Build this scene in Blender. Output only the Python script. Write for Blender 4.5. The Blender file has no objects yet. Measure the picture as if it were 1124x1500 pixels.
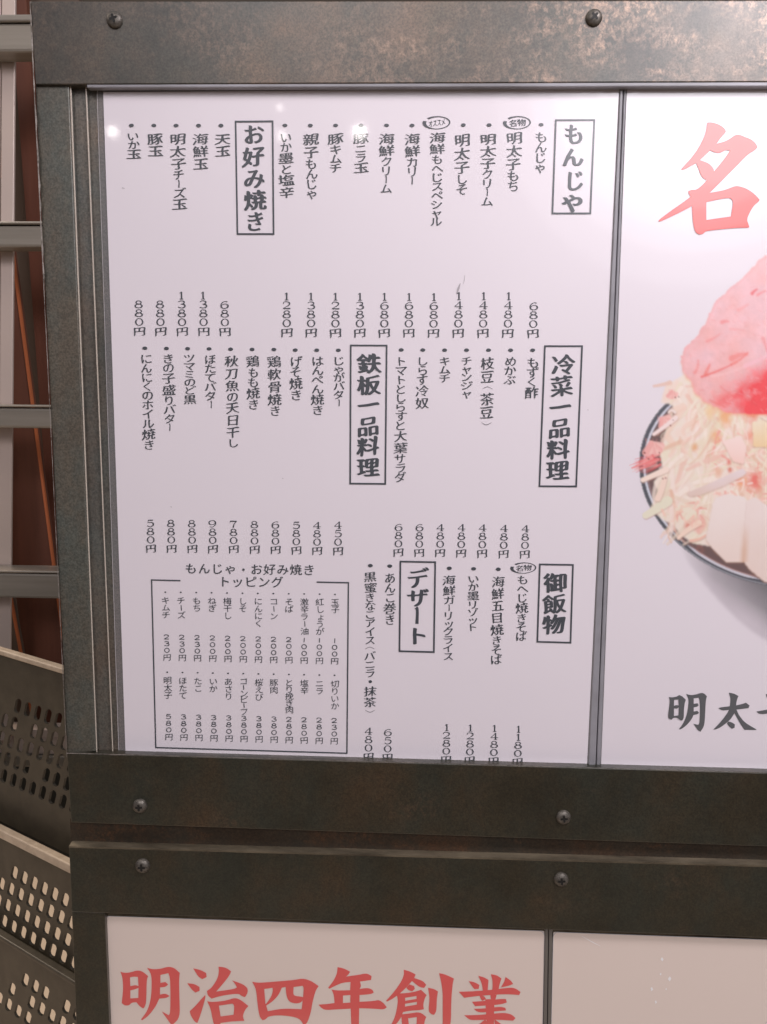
import bpy, bmesh, math, random
import numpy as np
from mathutils import Vector, Matrix

sc = bpy.context.scene
COL = sc.collection
random.seed(7)
R_ = math.radians

# ------------------------------------------------------------------ camera
# the photograph is 1124 x 1500; a phone held about half a metre from the sign,
# turned slightly and tilted down
PW, PH, FPX = 1124.0, 1500.0, 1213.0
YAW, PITCH, ROLL = R_(2.085), R_(8.12), R_(0.52)
DIST, CAMZ = 0.495, 1.40


def cam_matrix():
    ca, sa = math.cos(YAW), math.sin(YAW)
    cb, sb = math.cos(PITCH), math.sin(PITCH)
    cg, sg = math.cos(ROLL), math.sin(ROLL)
    ry = Matrix(((ca, 0, sa), (0, 1, 0), (-sa, 0, ca)))
    rx = Matrix(((1, 0, 0), (0, cb, -sb), (0, sb, cb)))
    rz = Matrix(((cg, -sg, 0), (sg, cg, 0), (0, 0, 1)))
    return rz @ rx @ ry                     # board (right, down, into) -> camera


MC = cam_matrix().transposed()
CAMLOC = Vector((0, -DIST, CAMZ))


def to_world(v): return Vector((v[0], v[2], -v[1]))


def at(px, py, y=0.0):
    """the point at depth y (0 = the face of the upper posters) measured at a spot of the photograph"""
    d = to_world(MC @ Vector((px - PW / 2, py - PH / 2, FPX)))
    t = (y - CAMLOC.y) / d.y
    return CAMLOC + d * t


cam = bpy.data.cameras.new('camera')
cam.sensor_fit = 'VERTICAL'; cam.sensor_height = 36.0; cam.sensor_width = 27.0
cam.lens = 36.0 * FPX / PH
cam.clip_start = 0.02; cam.clip_end = 60
camo = bpy.data.objects.new('camera', cam)
COL.objects.link(camo)
right, up, back = to_world(MC @ Vector((1, 0, 0))), to_world(MC @ Vector((0, -1, 0))), to_world(MC @ Vector((0, 0, -1)))
camo.matrix_world = Matrix(((right.x, up.x, back.x, CAMLOC.x), (right.y, up.y, back.y, CAMLOC.y),
                            (right.z, up.z, back.z, CAMLOC.z), (0, 0, 0, 1)))
sc.camera = camo

# ------------------------------------------------------------------ light: an arcade lit by lamps
world = bpy.data.worlds.new('World'); sc.world = world; world.use_nodes = True
wn = world.node_tree; wn.nodes.clear()
wo = wn.nodes.new('ShaderNodeOutputWorld'); bg = wn.nodes.new('ShaderNodeBackground')
tc = wn.nodes.new('ShaderNodeTexCoord'); sp = wn.nodes.new('ShaderNodeSeparateXYZ'); rp = wn.nodes.new('ShaderNodeValToRGB')
mr = wn.nodes.new('ShaderNodeMapRange'); mr.inputs[1].default_value = -1; mr.inputs[2].default_value = 1
wn.links.new(tc.outputs['Generated'], sp.inputs[0]); wn.links.new(sp.outputs[2], mr.inputs[0]); wn.links.new(mr.outputs[0], rp.inputs[0])
wz = wn.nodes.new('ShaderNodeTexNoise'); wz.inputs['Scale'].default_value = 3.4; wz.inputs['Detail'].default_value = 3
wr = wn.nodes.new('ShaderNodeMapRange'); wr.inputs[1].default_value = .36; wr.inputs[2].default_value = .66; wr.inputs[3].default_value = .2; wr.inputs[4].default_value = 2.1
wm = wn.nodes.new('ShaderNodeMix'); wm.data_type = 'RGBA'; wm.blend_type = 'MULTIPLY'; wm.inputs[0].default_value = 1
wn.links.new(tc.outputs['Generated'], wz.inputs['Vector']); wn.links.new(wz.outputs[0], wr.inputs[0])
wn.links.new(rp.outputs[0], wm.inputs[6]); wn.links.new(wr.outputs[0], wm.inputs[7])
wn.links.new(wm.outputs[2], bg.inputs[0]); wn.links.new(bg.outputs[0], wo.inputs[0])
for e, (p, c) in zip((rp.color_ramp.elements[0], rp.color_ramp.elements[1], rp.color_ramp.elements.new(.45), rp.color_ramp.elements.new(.62)),
                     ((0.0, (.10, .075, .055, 1)), (1.0, (.62, .55, .60, 1)), (.42, (.17, .13, .11, 1)), (.60, (.55, .49, .53, 1)))):
    e.position = p; e.color = c
bg.inputs[1].default_value = 0.44


def area(name, loc, aim, size, watts, colour, shape='DISK', size_y=None, spread=180):
    l = bpy.data.lights.new(name, 'AREA'); l.shape = shape; l.size = size
    if size_y: l.size_y = size_y
    l.energy = watts; l.color = colour; l.spread = R_(spread)
    o = bpy.data.objects.new(name, l); COL.objects.link(o)
    o.location = loc
    o.rotation_euler = (Vector(aim) - Vector(loc)).to_track_quat('-Z', 'Y').to_euler()
    return o


def mirrored(px, py, dist, y=0.0):
    """where a lamp hangs whose reflection is seen at this spot of the glossy posters"""
    p = at(px, py, y); d = (p - CAMLOC).normalized()
    return p + Vector((d.x, -d.y, d.z)) * dist


for i, (size, w) in enumerate(((.46, .9), (.56, 1.3), (.66, 1.7), (.76, 1.9), (.92, 1.8))):      # a globe lantern, brightest at its heart
    area('lantern_lamp', mirrored(1042, 98, 1.5 + .01 * i), at(1000, 300), size, w, (.97, .95, 1.0))
area('added_fill', (.46, -.50, 1.98), (.30, 0, 1.50), .26, 5.2, (1.0, .92, .97))  # added fill without a seen source, brightens the upper right of the sign
area('ceiling_lamp', (-.40, -2.6, 3.05), (0, 0, 1.3), .7, 18.5, (1.0, .92, .93), 'SQUARE')
for px, py, s, w in ((165, 193, .026, .035), (527, 194, .036, .09), (413, 199, .026, .02), (410, 157, .014, .008)):
    area('downlight_lamp', mirrored(px, py, 1.9), at(px, py), s, w, (1, .95, .9))
area('floor_lamp', (-1.7, .9, 2.3), (-1.0, 1.5, 0), .5, 30.0, (1.0, .80, .62))
area('shelf_lamp', (-1.1, .0, 2.3), (-.45, .6, 1.4), .35, 2.6, (1.0, .86, .74))

sc.view_settings.view_transform = 'Standard'
sc.view_settings.look = 'None'
sc.view_settings.exposure = 0
sc.view_settings.gamma = 1
sc.view_settings.use_curve_mapping = False
sc.cycles.max_bounces = 6


# ------------------------------------------------------------------ materials
def lin(*c): return tuple(((v / 255 + .055) / 1.055) ** 2.4 if v > 10 else v / 255 / 12.92 for v in c)


def mat(name, col, rough=.5, metal=0.0, coat=0.0, coat_rough=.05, spec=.5):
    m = bpy.data.materials.new(name); m.use_nodes = True
    b = m.node_tree.nodes['Principled BSDF']
    b.inputs['Base Color'].default_value = (*col, 1); b.inputs['Roughness'].default_value = rough
    b.inputs['Metallic'].default_value = metal; b.inputs['Coat Weight'].default_value = coat
    b.inputs['Coat Roughness'].default_value = coat_rough; b.inputs['Specular IOR Level'].default_value = spec
    return m


def noise(m, scale, detail=4, rough=.6, stretch=None, dist=0.0):
    nt = m.node_tree
    t = nt.nodes.new('ShaderNodeTexCoord'); n = nt.nodes.new('ShaderNodeTexNoise')
    n.inputs['Scale'].default_value = scale; n.inputs['Detail'].default_value = detail
    n.inputs['Roughness'].default_value = rough; n.inputs['Distortion'].default_value = dist
    mp = nt.nodes.new('ShaderNodeMapping'); nt.links.new(t.outputs['Object'], mp.inputs[0])
    if stretch: mp.inputs['Scale'].default_value = stretch
    nt.links.new(mp.outputs[0], n.inputs['Vector'])
    return n.outputs[0]


def ramp(m, src, stops, mode='LINEAR'):
    r = m.node_tree.nodes.new('ShaderNodeValToRGB'); r.color_ramp.interpolation = mode
    m.node_tree.links.new(src, r.inputs[0])
    el = r.color_ramp.elements
    while len(el) < len(stops): el.new(.5)
    for e, (p, c) in zip(el, stops):
        e.position = p; e.color = (*c, 1) if len(c) == 3 else c
    return r.outputs[0]


def mix(m, fac, a, b, kind='MIX'):
    n = m.node_tree.nodes.new('ShaderNodeMix'); n.data_type = 'RGBA'; n.blend_type = kind
    for s, i in ((fac, 0), (a, 6), (b, 7)):
        if isinstance(s, (int, float)): n.inputs[i].default_value = s
        elif isinstance(s, tuple): n.inputs[i].default_value = (*s, 1)
        else: m.node_tree.links.new(s, n.inputs[i])
    return n.outputs[2]


def put(m, sock, name):
    m.node_tree.links.new(sock, m.node_tree.nodes['Principled BSDF'].inputs[name])


def bump(m, src, strength, dist=.001):
    b = m.node_tree.nodes.new('ShaderNodeBump'); b.inputs['Strength'].default_value = strength
    b.inputs['Distance'].default_value = dist
    m.node_tree.links.new(src, b.inputs['Height'])
    m.node_tree.links.new(b.outputs[0], m.node_tree.nodes['Principled BSDF'].inputs['Normal'])


def patina(name, dark, mid, warm, fleck, fleck_at, amount=.75, towards=None):
    """rubbed, oxidised copper plate: cloudy brown and slate patches, bright flecks where it is worn"""
    m = mat(name, mid, .46, .35, .9, .34)
    a = noise(m, 15, 5, .66); b = noise(m, 24, 6, .7, (1, 1, .6)); c = noise(m, 300, 6, .72, (1, 1, .8), .3); g = noise(m, 900, 2, .6)
    base = ramp(m, a, ((.30, dark), (.50, mid), (.68, warm)))
    slate = ramp(m, b, ((.40, (1.14, .97, .82)), (.60, (.76, .90, .90))))
    base = mix(m, .8, base, mix(m, 1.0, base, slate, 'MULTIPLY'))
    # worn copper gathers in patches
    patch = ramp(m, noise(m, 19, 5, .66, (.7, 1, 1.3)), ((fleck_at, (0, 0, 0)), (fleck_at + .16, (1, 1, 1))))
    fl = ramp(m, c, ((.44, (0, 0, 0)), (.62, (1, 1, 1))))
    f = mix(m, 1.0, mix(m, 1.0, patch, fl, 'MULTIPLY'), (amount, amount, amount), 'MULTIPLY')
    if towards:                     # flecks grow stronger towards the right end of this plate
        nt = m.node_tree; co = nt.nodes.new('ShaderNodeTexCoord'); se = nt.nodes.new('ShaderNodeSeparateXYZ'); ma = nt.nodes.new('ShaderNodeMapRange')
        nt.links.new(co.outputs['Object'], se.inputs[0]); nt.links.new(se.outputs[0], ma.inputs[0])
        ma.interpolation_type = 'SMOOTHSTEP'; ma.inputs[1].default_value, ma.inputs[2].default_value = towards; ma.inputs[3].default_value = .16
        f = mix(m, 1.0, f, ma.outputs[0], 'MULTIPLY')
    base = mix(m, f, base, fleck)
    gr = ramp(m, g, ((.32, (.56, .56, .56)), (.68, (1.42, 1.42, 1.42))))
    base = mix(m, .8, base, mix(m, 1.0, base, gr, 'MULTIPLY'))
    put(m, base, 'Base Color')
    put(m, ramp(m, b, ((.3, (.36, .36, .36)), (.7, (.58, .58, .58)))), 'Roughness')
    bump(m, mix(m, .5, c, g), .22, .0005)
    return m


M = {}
M['plate'] = patina('patinated_plate', (.030, .028, .023), (.062, .053, .042), (.100, .070, .047), (.44, .28, .19), .45, .66, (.04, .40))
M['plate_dark'] = patina('dark_patinated_plate', (.022, .021, .013), (.036, .033, .021), (.054, .040, .024), (.12, .07, .04), .56, .5)
M['plate_mid'] = patina('worn_patinated_plate', (.082, .080, .068), (.110, .106, .090), (.125, .112, .090), (.17, .13, .10), .60, .4)
M['plate_back'] = patina('plate_behind_film', (.088, .082, .072), (.122, .112, .100), (.145, .126, .106), (.20, .16, .13), .56, .5)
M['rust'] = patina('rusty_panel', (.020, .015, .010), (.040, .028, .018), (.075, .038, .020), (.13, .055, .022), .46)
M['cut_edge'] = mat('worn_cut_edge', (.34, .31, .28), .5, .6)
e = noise(M['cut_edge'], 160, 5, .7); put(M['cut_edge'], ramp(M['cut_edge'], e, ((.35, (.10, .085, .07)), (.6, (.45, .41, .38)))), 'Base Color')
M['lip'] = mat('pale_lit_lip', (.20, .165, .115), .5, .35)  # paler than the rail: the light on its top lip is in the colour
e = noise(M['lip'], 70, 6, .7, (.25, 1, 1)); put(M['lip'], ramp(M['lip'], e, ((.35, (.06, .048, .032)), (.65, (.19, .155, .105)))), 'Base Color')


def glossy_print(name, col, var=.008):
    m = mat(name, col, .33, 0, .9, .045, .5)
    n = noise(m, 6, 3, .5)
    put(m, ramp(m, n, ((.3, tuple(v * (1 - var) for v in col)), (.7, tuple(min(1, v * (1 + var)) for v in col)))), 'Base Color')
    bump(m, noise(m, 14, 2, .5), .02, .004)      # the laminate is not quite flat
    return m


M['paper'] = glossy_print('laminated_paper', (.76, .71, .755))
M['paper_warm_light'] = glossy_print('laminated_warm_lit_paper', (.78, .662, .59))  # white paper with the warm floor light put into its colour
M['ink'] = glossy_print('printed_ink', (.068, .076, .088))
M['ink_big'] = glossy_print('printed_grey_ink', (.115, .118, .124))
M['red'] = glossy_print('printed_red', (.74, .125, .115))
M['photo'] = mat('printed_photograph', (.5, .5, .5), .33, 0, .9, .045)
bump(M['photo'], noise(M['photo'], 14, 2, .5), .02, .004)
nt = M['photo'].node_tree; va = nt.nodes.new('ShaderNodeVertexColor'); va.layer_name = 'print'
nt.links.new(va.outputs[0], nt.nodes['Principled BSDF'].inputs['Base Color'])
M['film'] = bpy.data.materials.new('clear_laminate'); M['film'].use_nodes = True
nt = M['film'].node_tree; nt.nodes.clear()
o_ = nt.nodes.new('ShaderNodeOutputMaterial'); mx = nt.nodes.new('ShaderNodeMixShader'); tr = nt.nodes.new('ShaderNodeBsdfTransparent')
pb = nt.nodes.new('ShaderNodeBsdfPrincipled'); pb.inputs['Base Color'].default_value = (.55, .53, .55, 1); pb.inputs['Roughness'].default_value = .16
tr.inputs[0].default_value = (.93, .93, .93, 1)
mx.inputs[0].default_value = .20
nt.links.new(tr.outputs[0], mx.inputs[1]); nt.links.new(pb.outputs[0], mx.inputs[2]); nt.links.new(mx.outputs[0], o_.inputs[0])
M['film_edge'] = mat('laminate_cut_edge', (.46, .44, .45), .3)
M['acrylic_edge'] = mat('acrylic_edge', (.52, .46, .39), .25)
M['sleeve'] = mat('lilac_grey_sleeve_edge', (.27, .262, .29), .30)
e = noise(M['sleeve'], 45, 4, .6, (.3, 1, .3)); put(M['sleeve'], ramp(M['sleeve'], e, ((.35, (.19, .185, .195)), (.65, (.32, .315, .345)))), 'Base Color')
M['smudge'] = mat('grey_smudge', (.40, .37, .39), .4)
M['crease_glint'] = mat('white_glint_and_scratch', (.9, .88, .88), .2)  # white for the painted glints on creases, and for the scratch
M['channel'] = mat('grey_channel', (.10, .09, .08), .35)
e = noise(M['channel'], 60, 4, .6, (1, 1, .05)); put(M['channel'], ramp(M['channel'], e, ((.35, (.12, .108, .094)), (.65, (.185, .166, .148)))), 'Base Color')
M['screw'] = mat('dull_screw', (.20, .18, .16), .44, .55)
e = noise(M['screw'], 420, 4, .6); put(M['screw'], ramp(M['screw'], e, ((.35, (.075, .066, .056)), (.65, (.165, .15, .13)))), 'Base Color')
M['screw_hole'] = mat('screw_recess', (.012, .011, .010), .6, .2)
M['steel'] = mat('brushed_steel', (.30, .27, .235), .38, .3)
e = noise(M['steel'], 40, 5, .6, (.06, 1, 1)); put(M['steel'], ramp(M['steel'], e, ((.3, (.20, .182, .152)), (.7, (.34, .31, .268)))), 'Base Color')
M['lip_steel'] = mat('polished_lip', (.34, .31, .27), .3, .5)
M['pale_steel'] = mat('pale_steel', (.60, .50, .45), .35, .25)
M['red_wood'] = mat('red_brown_board', (.16, .055, .032), .55)
e = noise(M['red_wood'], 30, 5, .6, (1, 1, .08)); put(M['red_wood'], ramp(M['red_wood'], e, ((.3, (.105, .038, .023)), (.7, (.19, .068, .040)))), 'Base Color')
M['grey_wood'] = mat('grey_brown_board', (.13, .09, .065), .55)
M['orange'] = mat('orange_edging', (.50, .145, .055), .5)
M['basket'] = mat('grey_plastic', (.075, .062, .044), .42)
e = noise(M['basket'], 55, 4, .6); put(M['basket'], ramp(M['basket'], e, ((.3, (.044, .037, .026)), (.7, (.072, .060, .042)))), 'Base Color')
M['rim'] = mat('pale_plastic_rim', (.52, .42, .32), .4)
e = noise(M['rim'], 90, 4, .6); put(M['rim'], ramp(M['rim'], e, ((.3, (.42, .335, .25)), (.65, (.55, .45, .345)))), 'Base Color')
M['dark_box'] = mat('dark_drawer', (.028, .03, .026), .5)
M['floor'] = mat('pale_floor', (.62, .50, .38), .55)
M['wall'] = mat('dim_wall', (.11, .09, .07), .7)
e = noise(M['wall'], 3, 4, .6); put(M['wall'], ramp(M['wall'], e, ((.3, (.07, .058, .045)), (.7, (.12, .10, .078)))), 'Base Color')


# ------------------------------------------------------------------ object helpers
def thing(name, label, cat, loc, group=None):
    o = bpy.data.objects.new(name, None); COL.objects.link(o)
    o.empty_display_size = .05; o.location = loc
    o['label'] = label; o['category'] = cat
    if group: o['group'] = group
    return o


def wpos(o):
    v = Vector((0, 0, 0))
    while o is not None: v = v + o.location; o = o.parent
    return v


def mesh(name, verts, faces, m, parent=None, smooth=False):
    """verts are world points; the object's origin sits at its parent's origin"""
    me = bpy.data.meshes.new(name)
    off = wpos(parent)
    me.from_pydata([tuple(Vector(v) - off) for v in verts], [], faces)
    if m: me.materials.append(m)
    o = bpy.data.objects.new(name, me); COL.objects.link(o)
    if parent is not None: o.parent = parent
    if smooth:
        for p in me.polygons: p.use_smooth = True
    me.update()
    return o


def recalc(o):
    b = bmesh.new(); b.from_mesh(o.data); bmesh.ops.recalc_face_normals(b, faces=b.faces); b.to_mesh(o.data); b.free()
    return o


def bevel(o, w=.0006, seg=2):
    md = o.modifiers.new('edge', 'BEVEL'); md.width = w; md.segments = seg; md.limit_method = 'ANGLE'; md.angle_limit = R_(40)
    return o


def slab(name, quad, y0, y1, m, parent=None, bev=.0006):
    """a plate whose face corners (clockwise from top left) were measured on the photograph; y0 front, y1 back"""
    f = [at(*q, y0) for q in quad]
    b = [Vector((p.x, y1, p.z)) for p in f]
    n = len(f)
    faces = [tuple(range(n)), tuple(range(2 * n - 1, n - 1, -1))] + [(i, i + n, (i + 1) % n + n, (i + 1) % n) for i in range(n)]
    o = recalc(mesh(name, f + b, faces, m, parent))
    if bev: bevel(o, bev)
    return o


def box(name, lo, hi, m, parent=None, bev=.001):
    x0, y0, z0 = lo; x1, y1, z1 = hi
    v = [(x0, y0, z0), (x1, y0, z0), (x1, y1, z0), (x0, y1, z0), (x0, y0, z1), (x1, y0, z1), (x1, y1, z1), (x0, y1, z1)]
    f = [(0, 3, 2, 1), (4, 5, 6, 7), (0, 1, 5, 4), (1, 2, 6, 5), (2, 3, 7, 6), (3, 0, 4, 7)]
    o = mesh(name, v, f, m, parent)
    if bev: bevel(o, bev)
    return o


# ------------------------------------------------------------------ lettering: outlines turned into brush strokes
GLY, FILLED = {}, {}


def glyph(ch):
    """outline of one character as closed polygons in em units"""
    if ch in GLY: return GLY[ch]
    cu = bpy.data.curves.new('glyph', 'FONT'); cu.body = ch; cu.size = 1
    o = bpy.data.objects.new('glyph', cu); COL.objects.link(o)
    dg = bpy.context.evaluated_depsgraph_get()
    c = o.evaluated_get(dg).to_curve(dg)
    polys = []
    for s in c.splines:
        b = s.bezier_points; n = len(b); P = []
        for i in range(n):
            p0, p1 = b[i], b[(i + 1) % n]
            a, h1, h2, d = p0.co, p0.handle_right, p1.handle_left, p1.co
            L = (d - a).length
            straight = abs((h1 - a).cross(d - a).z) < 1e-4 * max(L, 1e-6) and abs((h2 - a).cross(d - a).z) < 1e-4 * max(L, 1e-6)
            k = 1 if straight else max(3, min(8, int(L / .05) + 2))
            for j in range(k):
                t = j / k; u = 1 - t
                q = a * u ** 3 + h1 * 3 * u * u * t + h2 * 3 * u * t * t + d * t ** 3
                P.append((q.x, q.y))
        Q = [P[0]]
        for p in P[1:]:
            if math.hypot(p[0] - Q[-1][0], p[1] - Q[-1][1]) > 1e-4: Q.append(p)
        if math.hypot(Q[0][0] - Q[-1][0], Q[0][1] - Q[-1][1]) < 1e-4: Q.pop()
        if len(Q) > 2: polys.append(Q)
    bpy.data.objects.remove(o); bpy.data.curves.remove(cu)
    GLY[ch] = polys
    return polys


def poly_area(P): return .5 * sum(P[i][0] * P[(i + 1) % len(P)][1] - P[(i + 1) % len(P)][0] * P[i][1] for i in range(len(P)))


def brush(polys, tv, th, slant, term, soft, wob):
    """thicken upright strokes, thin level ones, press and lift the stroke ends, lean the whole"""
    out = []
    big = max(polys, key=lambda P: abs(poly_area(P))); sg = 1 if poly_area(big) > 0 else -1
    for P in polys:
        n = len(P); D = []; corner = []
        for i in range(n):
            a, b, c = P[i - 1], P[i], P[(i + 1) % n]
            e1 = (b[0] - a[0], b[1] - a[1]); e2 = (c[0] - b[0], c[1] - b[1])
            l1 = math.hypot(*e1) or 1e-9; l2 = math.hypot(*e2) or 1e-9
            cr = (e1[0] * e2[1] - e1[1] * e2[0]) / (l1 * l2); dt = (e1[0] * e2[0] + e1[1] * e2[1]) / (l1 * l2)
            corner.append(math.atan2(cr, dt) * sg)
            n1 = (sg * e1[1] / l1, -sg * e1[0] / l1); n2 = (sg * e2[1] / l2, -sg * e2[0] / l2)
            d1 = tv * n1[0] ** 2 + th * n1[1] ** 2; d2 = tv * n2[0] ** 2 + th * n2[1] ** 2
            if abs(cr) > .35:
                a1 = (b[0] + n1[0] * d1, b[1] + n1[1] * d1); a2 = (b[0] + n2[0] * d2, b[1] + n2[1] * d2)
                u1 = (e1[0] / l1, e1[1] / l1); u2 = (e2[0] / l2, e2[1] / l2)
                t = ((a2[0] - a1[0]) * u2[1] - (a2[1] - a1[1]) * u2[0]) / (u1[0] * u2[1] - u1[1] * u2[0])
                D.append([a1[0] + u1[0] * t - b[0], a1[1] + u1[1] * t - b[1]])
            else:
                D.append([(n1[0] + n2[0]) / 2 * (d1 + d2) / 2, (n1[1] + n2[1]) / 2 * (d1 + d2) / 2])
        for i in range(n):
            j = (i + 1) % n
            e = (P[j][0] - P[i][0], P[j][1] - P[i][1]); l = math.hypot(*e)
            if not (.03 < l < .13 and corner[i] > .7 and corner[j] > .7 and corner[i] + corner[j] > 2.2): continue
            x, y = (sg * e[1] / l, -sg * e[0] / l)
            m = ((P[i][0] + P[j][0]) / 2, (P[i][1] + P[j][1]) / 2)
            for k in (i, j):
                r = (P[k][0] - m[0], P[k][1] - m[1])
                if x < -.85:
                    D[k][0] += term * (-.012 if r[1] > 0 else .045); D[k][1] += term * (.018 if r[1] > 0 else -.004)
                elif x > .85:
                    D[k][0] += term * (-.035 if r[1] > 0 else .014); D[k][1] += term * (.030 if r[1] > 0 else -.016)
                elif y > .85:
                    D[k][0] += term * (-.022 if r[0] < 0 else .006); D[k][1] += term * (.026 if r[0] < 0 else -.026)
                elif y < -.85:
                    D[k][0] += -r[0] * .25 * term; D[k][1] += term * (-.012 if r[0] < 0 else .022)
                elif x < 0 and y < 0:
                    D[k][0] += -r[0] * .8 * term + x * .03 * term; D[k][1] += -r[1] * .8 * term + y * .02 * term
                elif x > 0 and y < 0:
                    D[k][0] += r[0] * .55 * term + (.04 * term if r[1] < 0 else -.02 * term); D[k][1] += r[1] * .55 * term
                else:
                    D[k][0] += r[0] * .15 * term; D[k][1] += r[1] * .15 * term
        Q = [(P[i][0] + D[i][0], P[i][1] + D[i][1]) for i in range(n)]
        Rr = []
        for i in range(n):
            a, b = Q[i], Q[(i + 1) % n]; k = max(1, int(math.hypot(b[0] - a[0], b[1] - a[1]) / .11))
            for q in range(k): Rr.append((a[0] + (b[0] - a[0]) * q / k, a[1] + (b[1] - a[1]) * q / k))
        for _ in range(soft):
            S = []
            for i in range(len(Rr)):
                a, b = Rr[i], Rr[(i + 1) % len(Rr)]
                S += [(a[0] * .75 + b[0] * .25, a[1] * .75 + b[1] * .25), (a[0] * .25 + b[0] * .75, a[1] * .25 + b[1] * .75)]
            Rr = S
        out.append([(x + wob * math.sin(7 * y + 3 * x), y + slant * (x - .5) + wob * math.sin(8 * x + 2 * y) - slant * .7 * max(0, x - .5) ** 2) for x, y in Rr])
    return out


def fill(polys):
    cu = bpy.data.curves.new('fill', 'CURVE'); cu.dimensions = '2D'; cu.fill_mode = 'BOTH'
    for P in polys:
        s = cu.splines.new('POLY'); s.points.add(len(P) - 1); s.use_cyclic_u = True
        for q, p in zip(s.points, P): q.co = (p[0], p[1], 0, 1)
    o = bpy.data.objects.new('fill', cu); COL.objects.link(o)
    dg = bpy.context.evaluated_depsgraph_get()
    me = bpy.data.meshes.new_from_object(o.evaluated_get(dg))
    r = ([(v.co.x, v.co.y) for v in me.vertices], [tuple(p.vertices) for p in me.polygons])
    bpy.data.objects.remove(o); bpy.data.curves.remove(cu); bpy.data.meshes.remove(me)
    return r


STYLE = {   # upright, level, slant, stroke ends, softness, waver, nib copies
    'item': ((.004, -.016, .12, 1.1, 1, .013), ((-.019, .007), (0, 0), (.019, -.007))),
    'kana': ((.000, -.010, .08, 1.1, 1, .018), ((-.017, .009), (0, 0), (.017, -.009))),
    'head': ((.002, -.012, .12, 1.0, 1, .010), ((-.036, .012), (-.018, .006), (0, 0), (.018, -.006), (.036, -.012), (.01, .016), (-.01, -.016))),
    'round': ((.003, .002, .03, .0, 2, .012), ((0, 0),)),
    'round_big': ((-.004, -.006, .02, .2, 1, .007), ((-.016, .004), (.016, -.004), (0, .012), (0, -.012))),
}


def filled(ch, style):
    k = (ch, style)
    if k not in FILLED:
        tv, th, sl, term, soft, wob = STYLE[style][0]
        if ch in '飯蜜': tv, th, term = -.002, -.008, .15            # crowded strokes stay plain
        FILLED[k] = fill(brush(glyph(ch), tv, th, sl, term, soft, wob))
    return FILLED[k]


class Ink:
    """collects flat printed shapes on one poster; the pixel measure is that of the photograph"""
    n = 0

    def __init__(self, y=0.0): self.v = []; self.f = []; self.y = y

    def lift(self):
        Ink.n = (Ink.n + 1) % 12
        return self.y - .00020 - Ink.n * .000012

    def add(self, pts, faces):
        y = self.lift(); b = len(self.v)
        self.v += [at(px, py, y) for px, py in pts]
        self.f += [tuple(i + b for i in f) for f in faces]

    def char(self, ch, cx, cy, w, h, style, turn=False):
        pts, faces = filled(ch, style)
        tilt, turnup = random.uniform(-.05, .07), random.uniform(-.03, .05)      # no two written alike
        for ox, oy in STYLE[style][1]:
            q = []
            for x, y in pts:
                u, v = x - .5 + ox, y - .38 + oy
                if turn: u, v = v * .95, -u * 1.0
                q.append((cx + u * w + v * h * tilt, cy - v * h - u * w * turnup))
            self.add(q, faces)

    def ribbon(self, pts, widths, fx, closed=False, smooth=True):
        """a brush stroke of changing width; fx maps local to photograph pixels"""
        P = [Vector((p[0], p[1])) for p in pts]; W = list(widths)
        if len(W) == 1: W = W * len(P)
        if len(W) == 2 and len(P) > 2: W = [W[0] + (W[1] - W[0]) * i / (len(P) - 1) for i in range(len(P))]
        if smooth and len(P) > 2:
            Q, V = [], []
            n = len(P)
            for i in range(n if closed else n - 1):
                g = (lambda k: k % n) if closed else (lambda k: min(max(k, 0), n - 1))
                p0, p1, p2, p3 = P[g(i - 1)], P[g(i)], P[g(i + 1)], P[g(i + 2)]
                for s in range(5):
                    t = s / 5
                    Q.append(.5 * ((2 * p1) + (p2 - p0) * t + (2 * p0 - 5 * p1 + 4 * p2 - p3) * t * t + (3 * p1 - p0 - 3 * p2 + p3) * t ** 3))
                    V.append(W[g(i)] + (W[g(i + 1)] - W[g(i)]) * t)
            if not closed: Q.append(P[-1]); V.append(W[-1])
            P, W = Q, V
        n = len(P); out = []
        for i in range(n):
            a = P[(i - 1) % n] if closed or i else P[i]; b = P[(i + 1) % n] if closed or i < n - 1 else P[i]
            t = (b - a).normalized(); nn = Vector((-t.y, t.x)) * W[i] / 2
            out.append(fx(*(P[i] + nn))); out.append(fx(*(P[i] - nn)))
        k = n if closed else n - 1
        self.add(out, [(2 * i, 2 * i + 1, (2 * i + 3) % (2 * n), (2 * i + 2) % (2 * n)) for i in range(k)])

    def ellipse(self, cx, cy, rx, ry, n=14):
        self.add([(cx + rx * math.cos(2 * PI * i / n), cy + ry * math.sin(2 * PI * i / n)) for i in range(n)], [tuple(range(n))])

    def bar(self, a, b, w):
        ax, ay = a; bx, by = b; L = math.hypot(bx - ax, by - ay); nx, ny = -(by - ay) / L * w / 2, (bx - ax) / L * w / 2
        self.add([(ax + nx, ay + ny), (bx + nx, by + ny), (bx - nx, by - ny), (ax - nx, ay - ny)], [(0, 1, 2, 3)])

    def build(self, name, m, parent):
        return mesh(name, self.v, self.f, m, parent)


PI = math.pi


def ring(cx, cy, rx, ry, side, level, n=12):
    p, w = [], []
    for i in range(n):
        a = 2 * PI * i / n
        p.append((cx + rx * math.cos(a), cy + ry * math.sin(a))); w.append(level + (side - level) * abs(math.cos(a)) ** 1.5)
    return (p, w, True)


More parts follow.
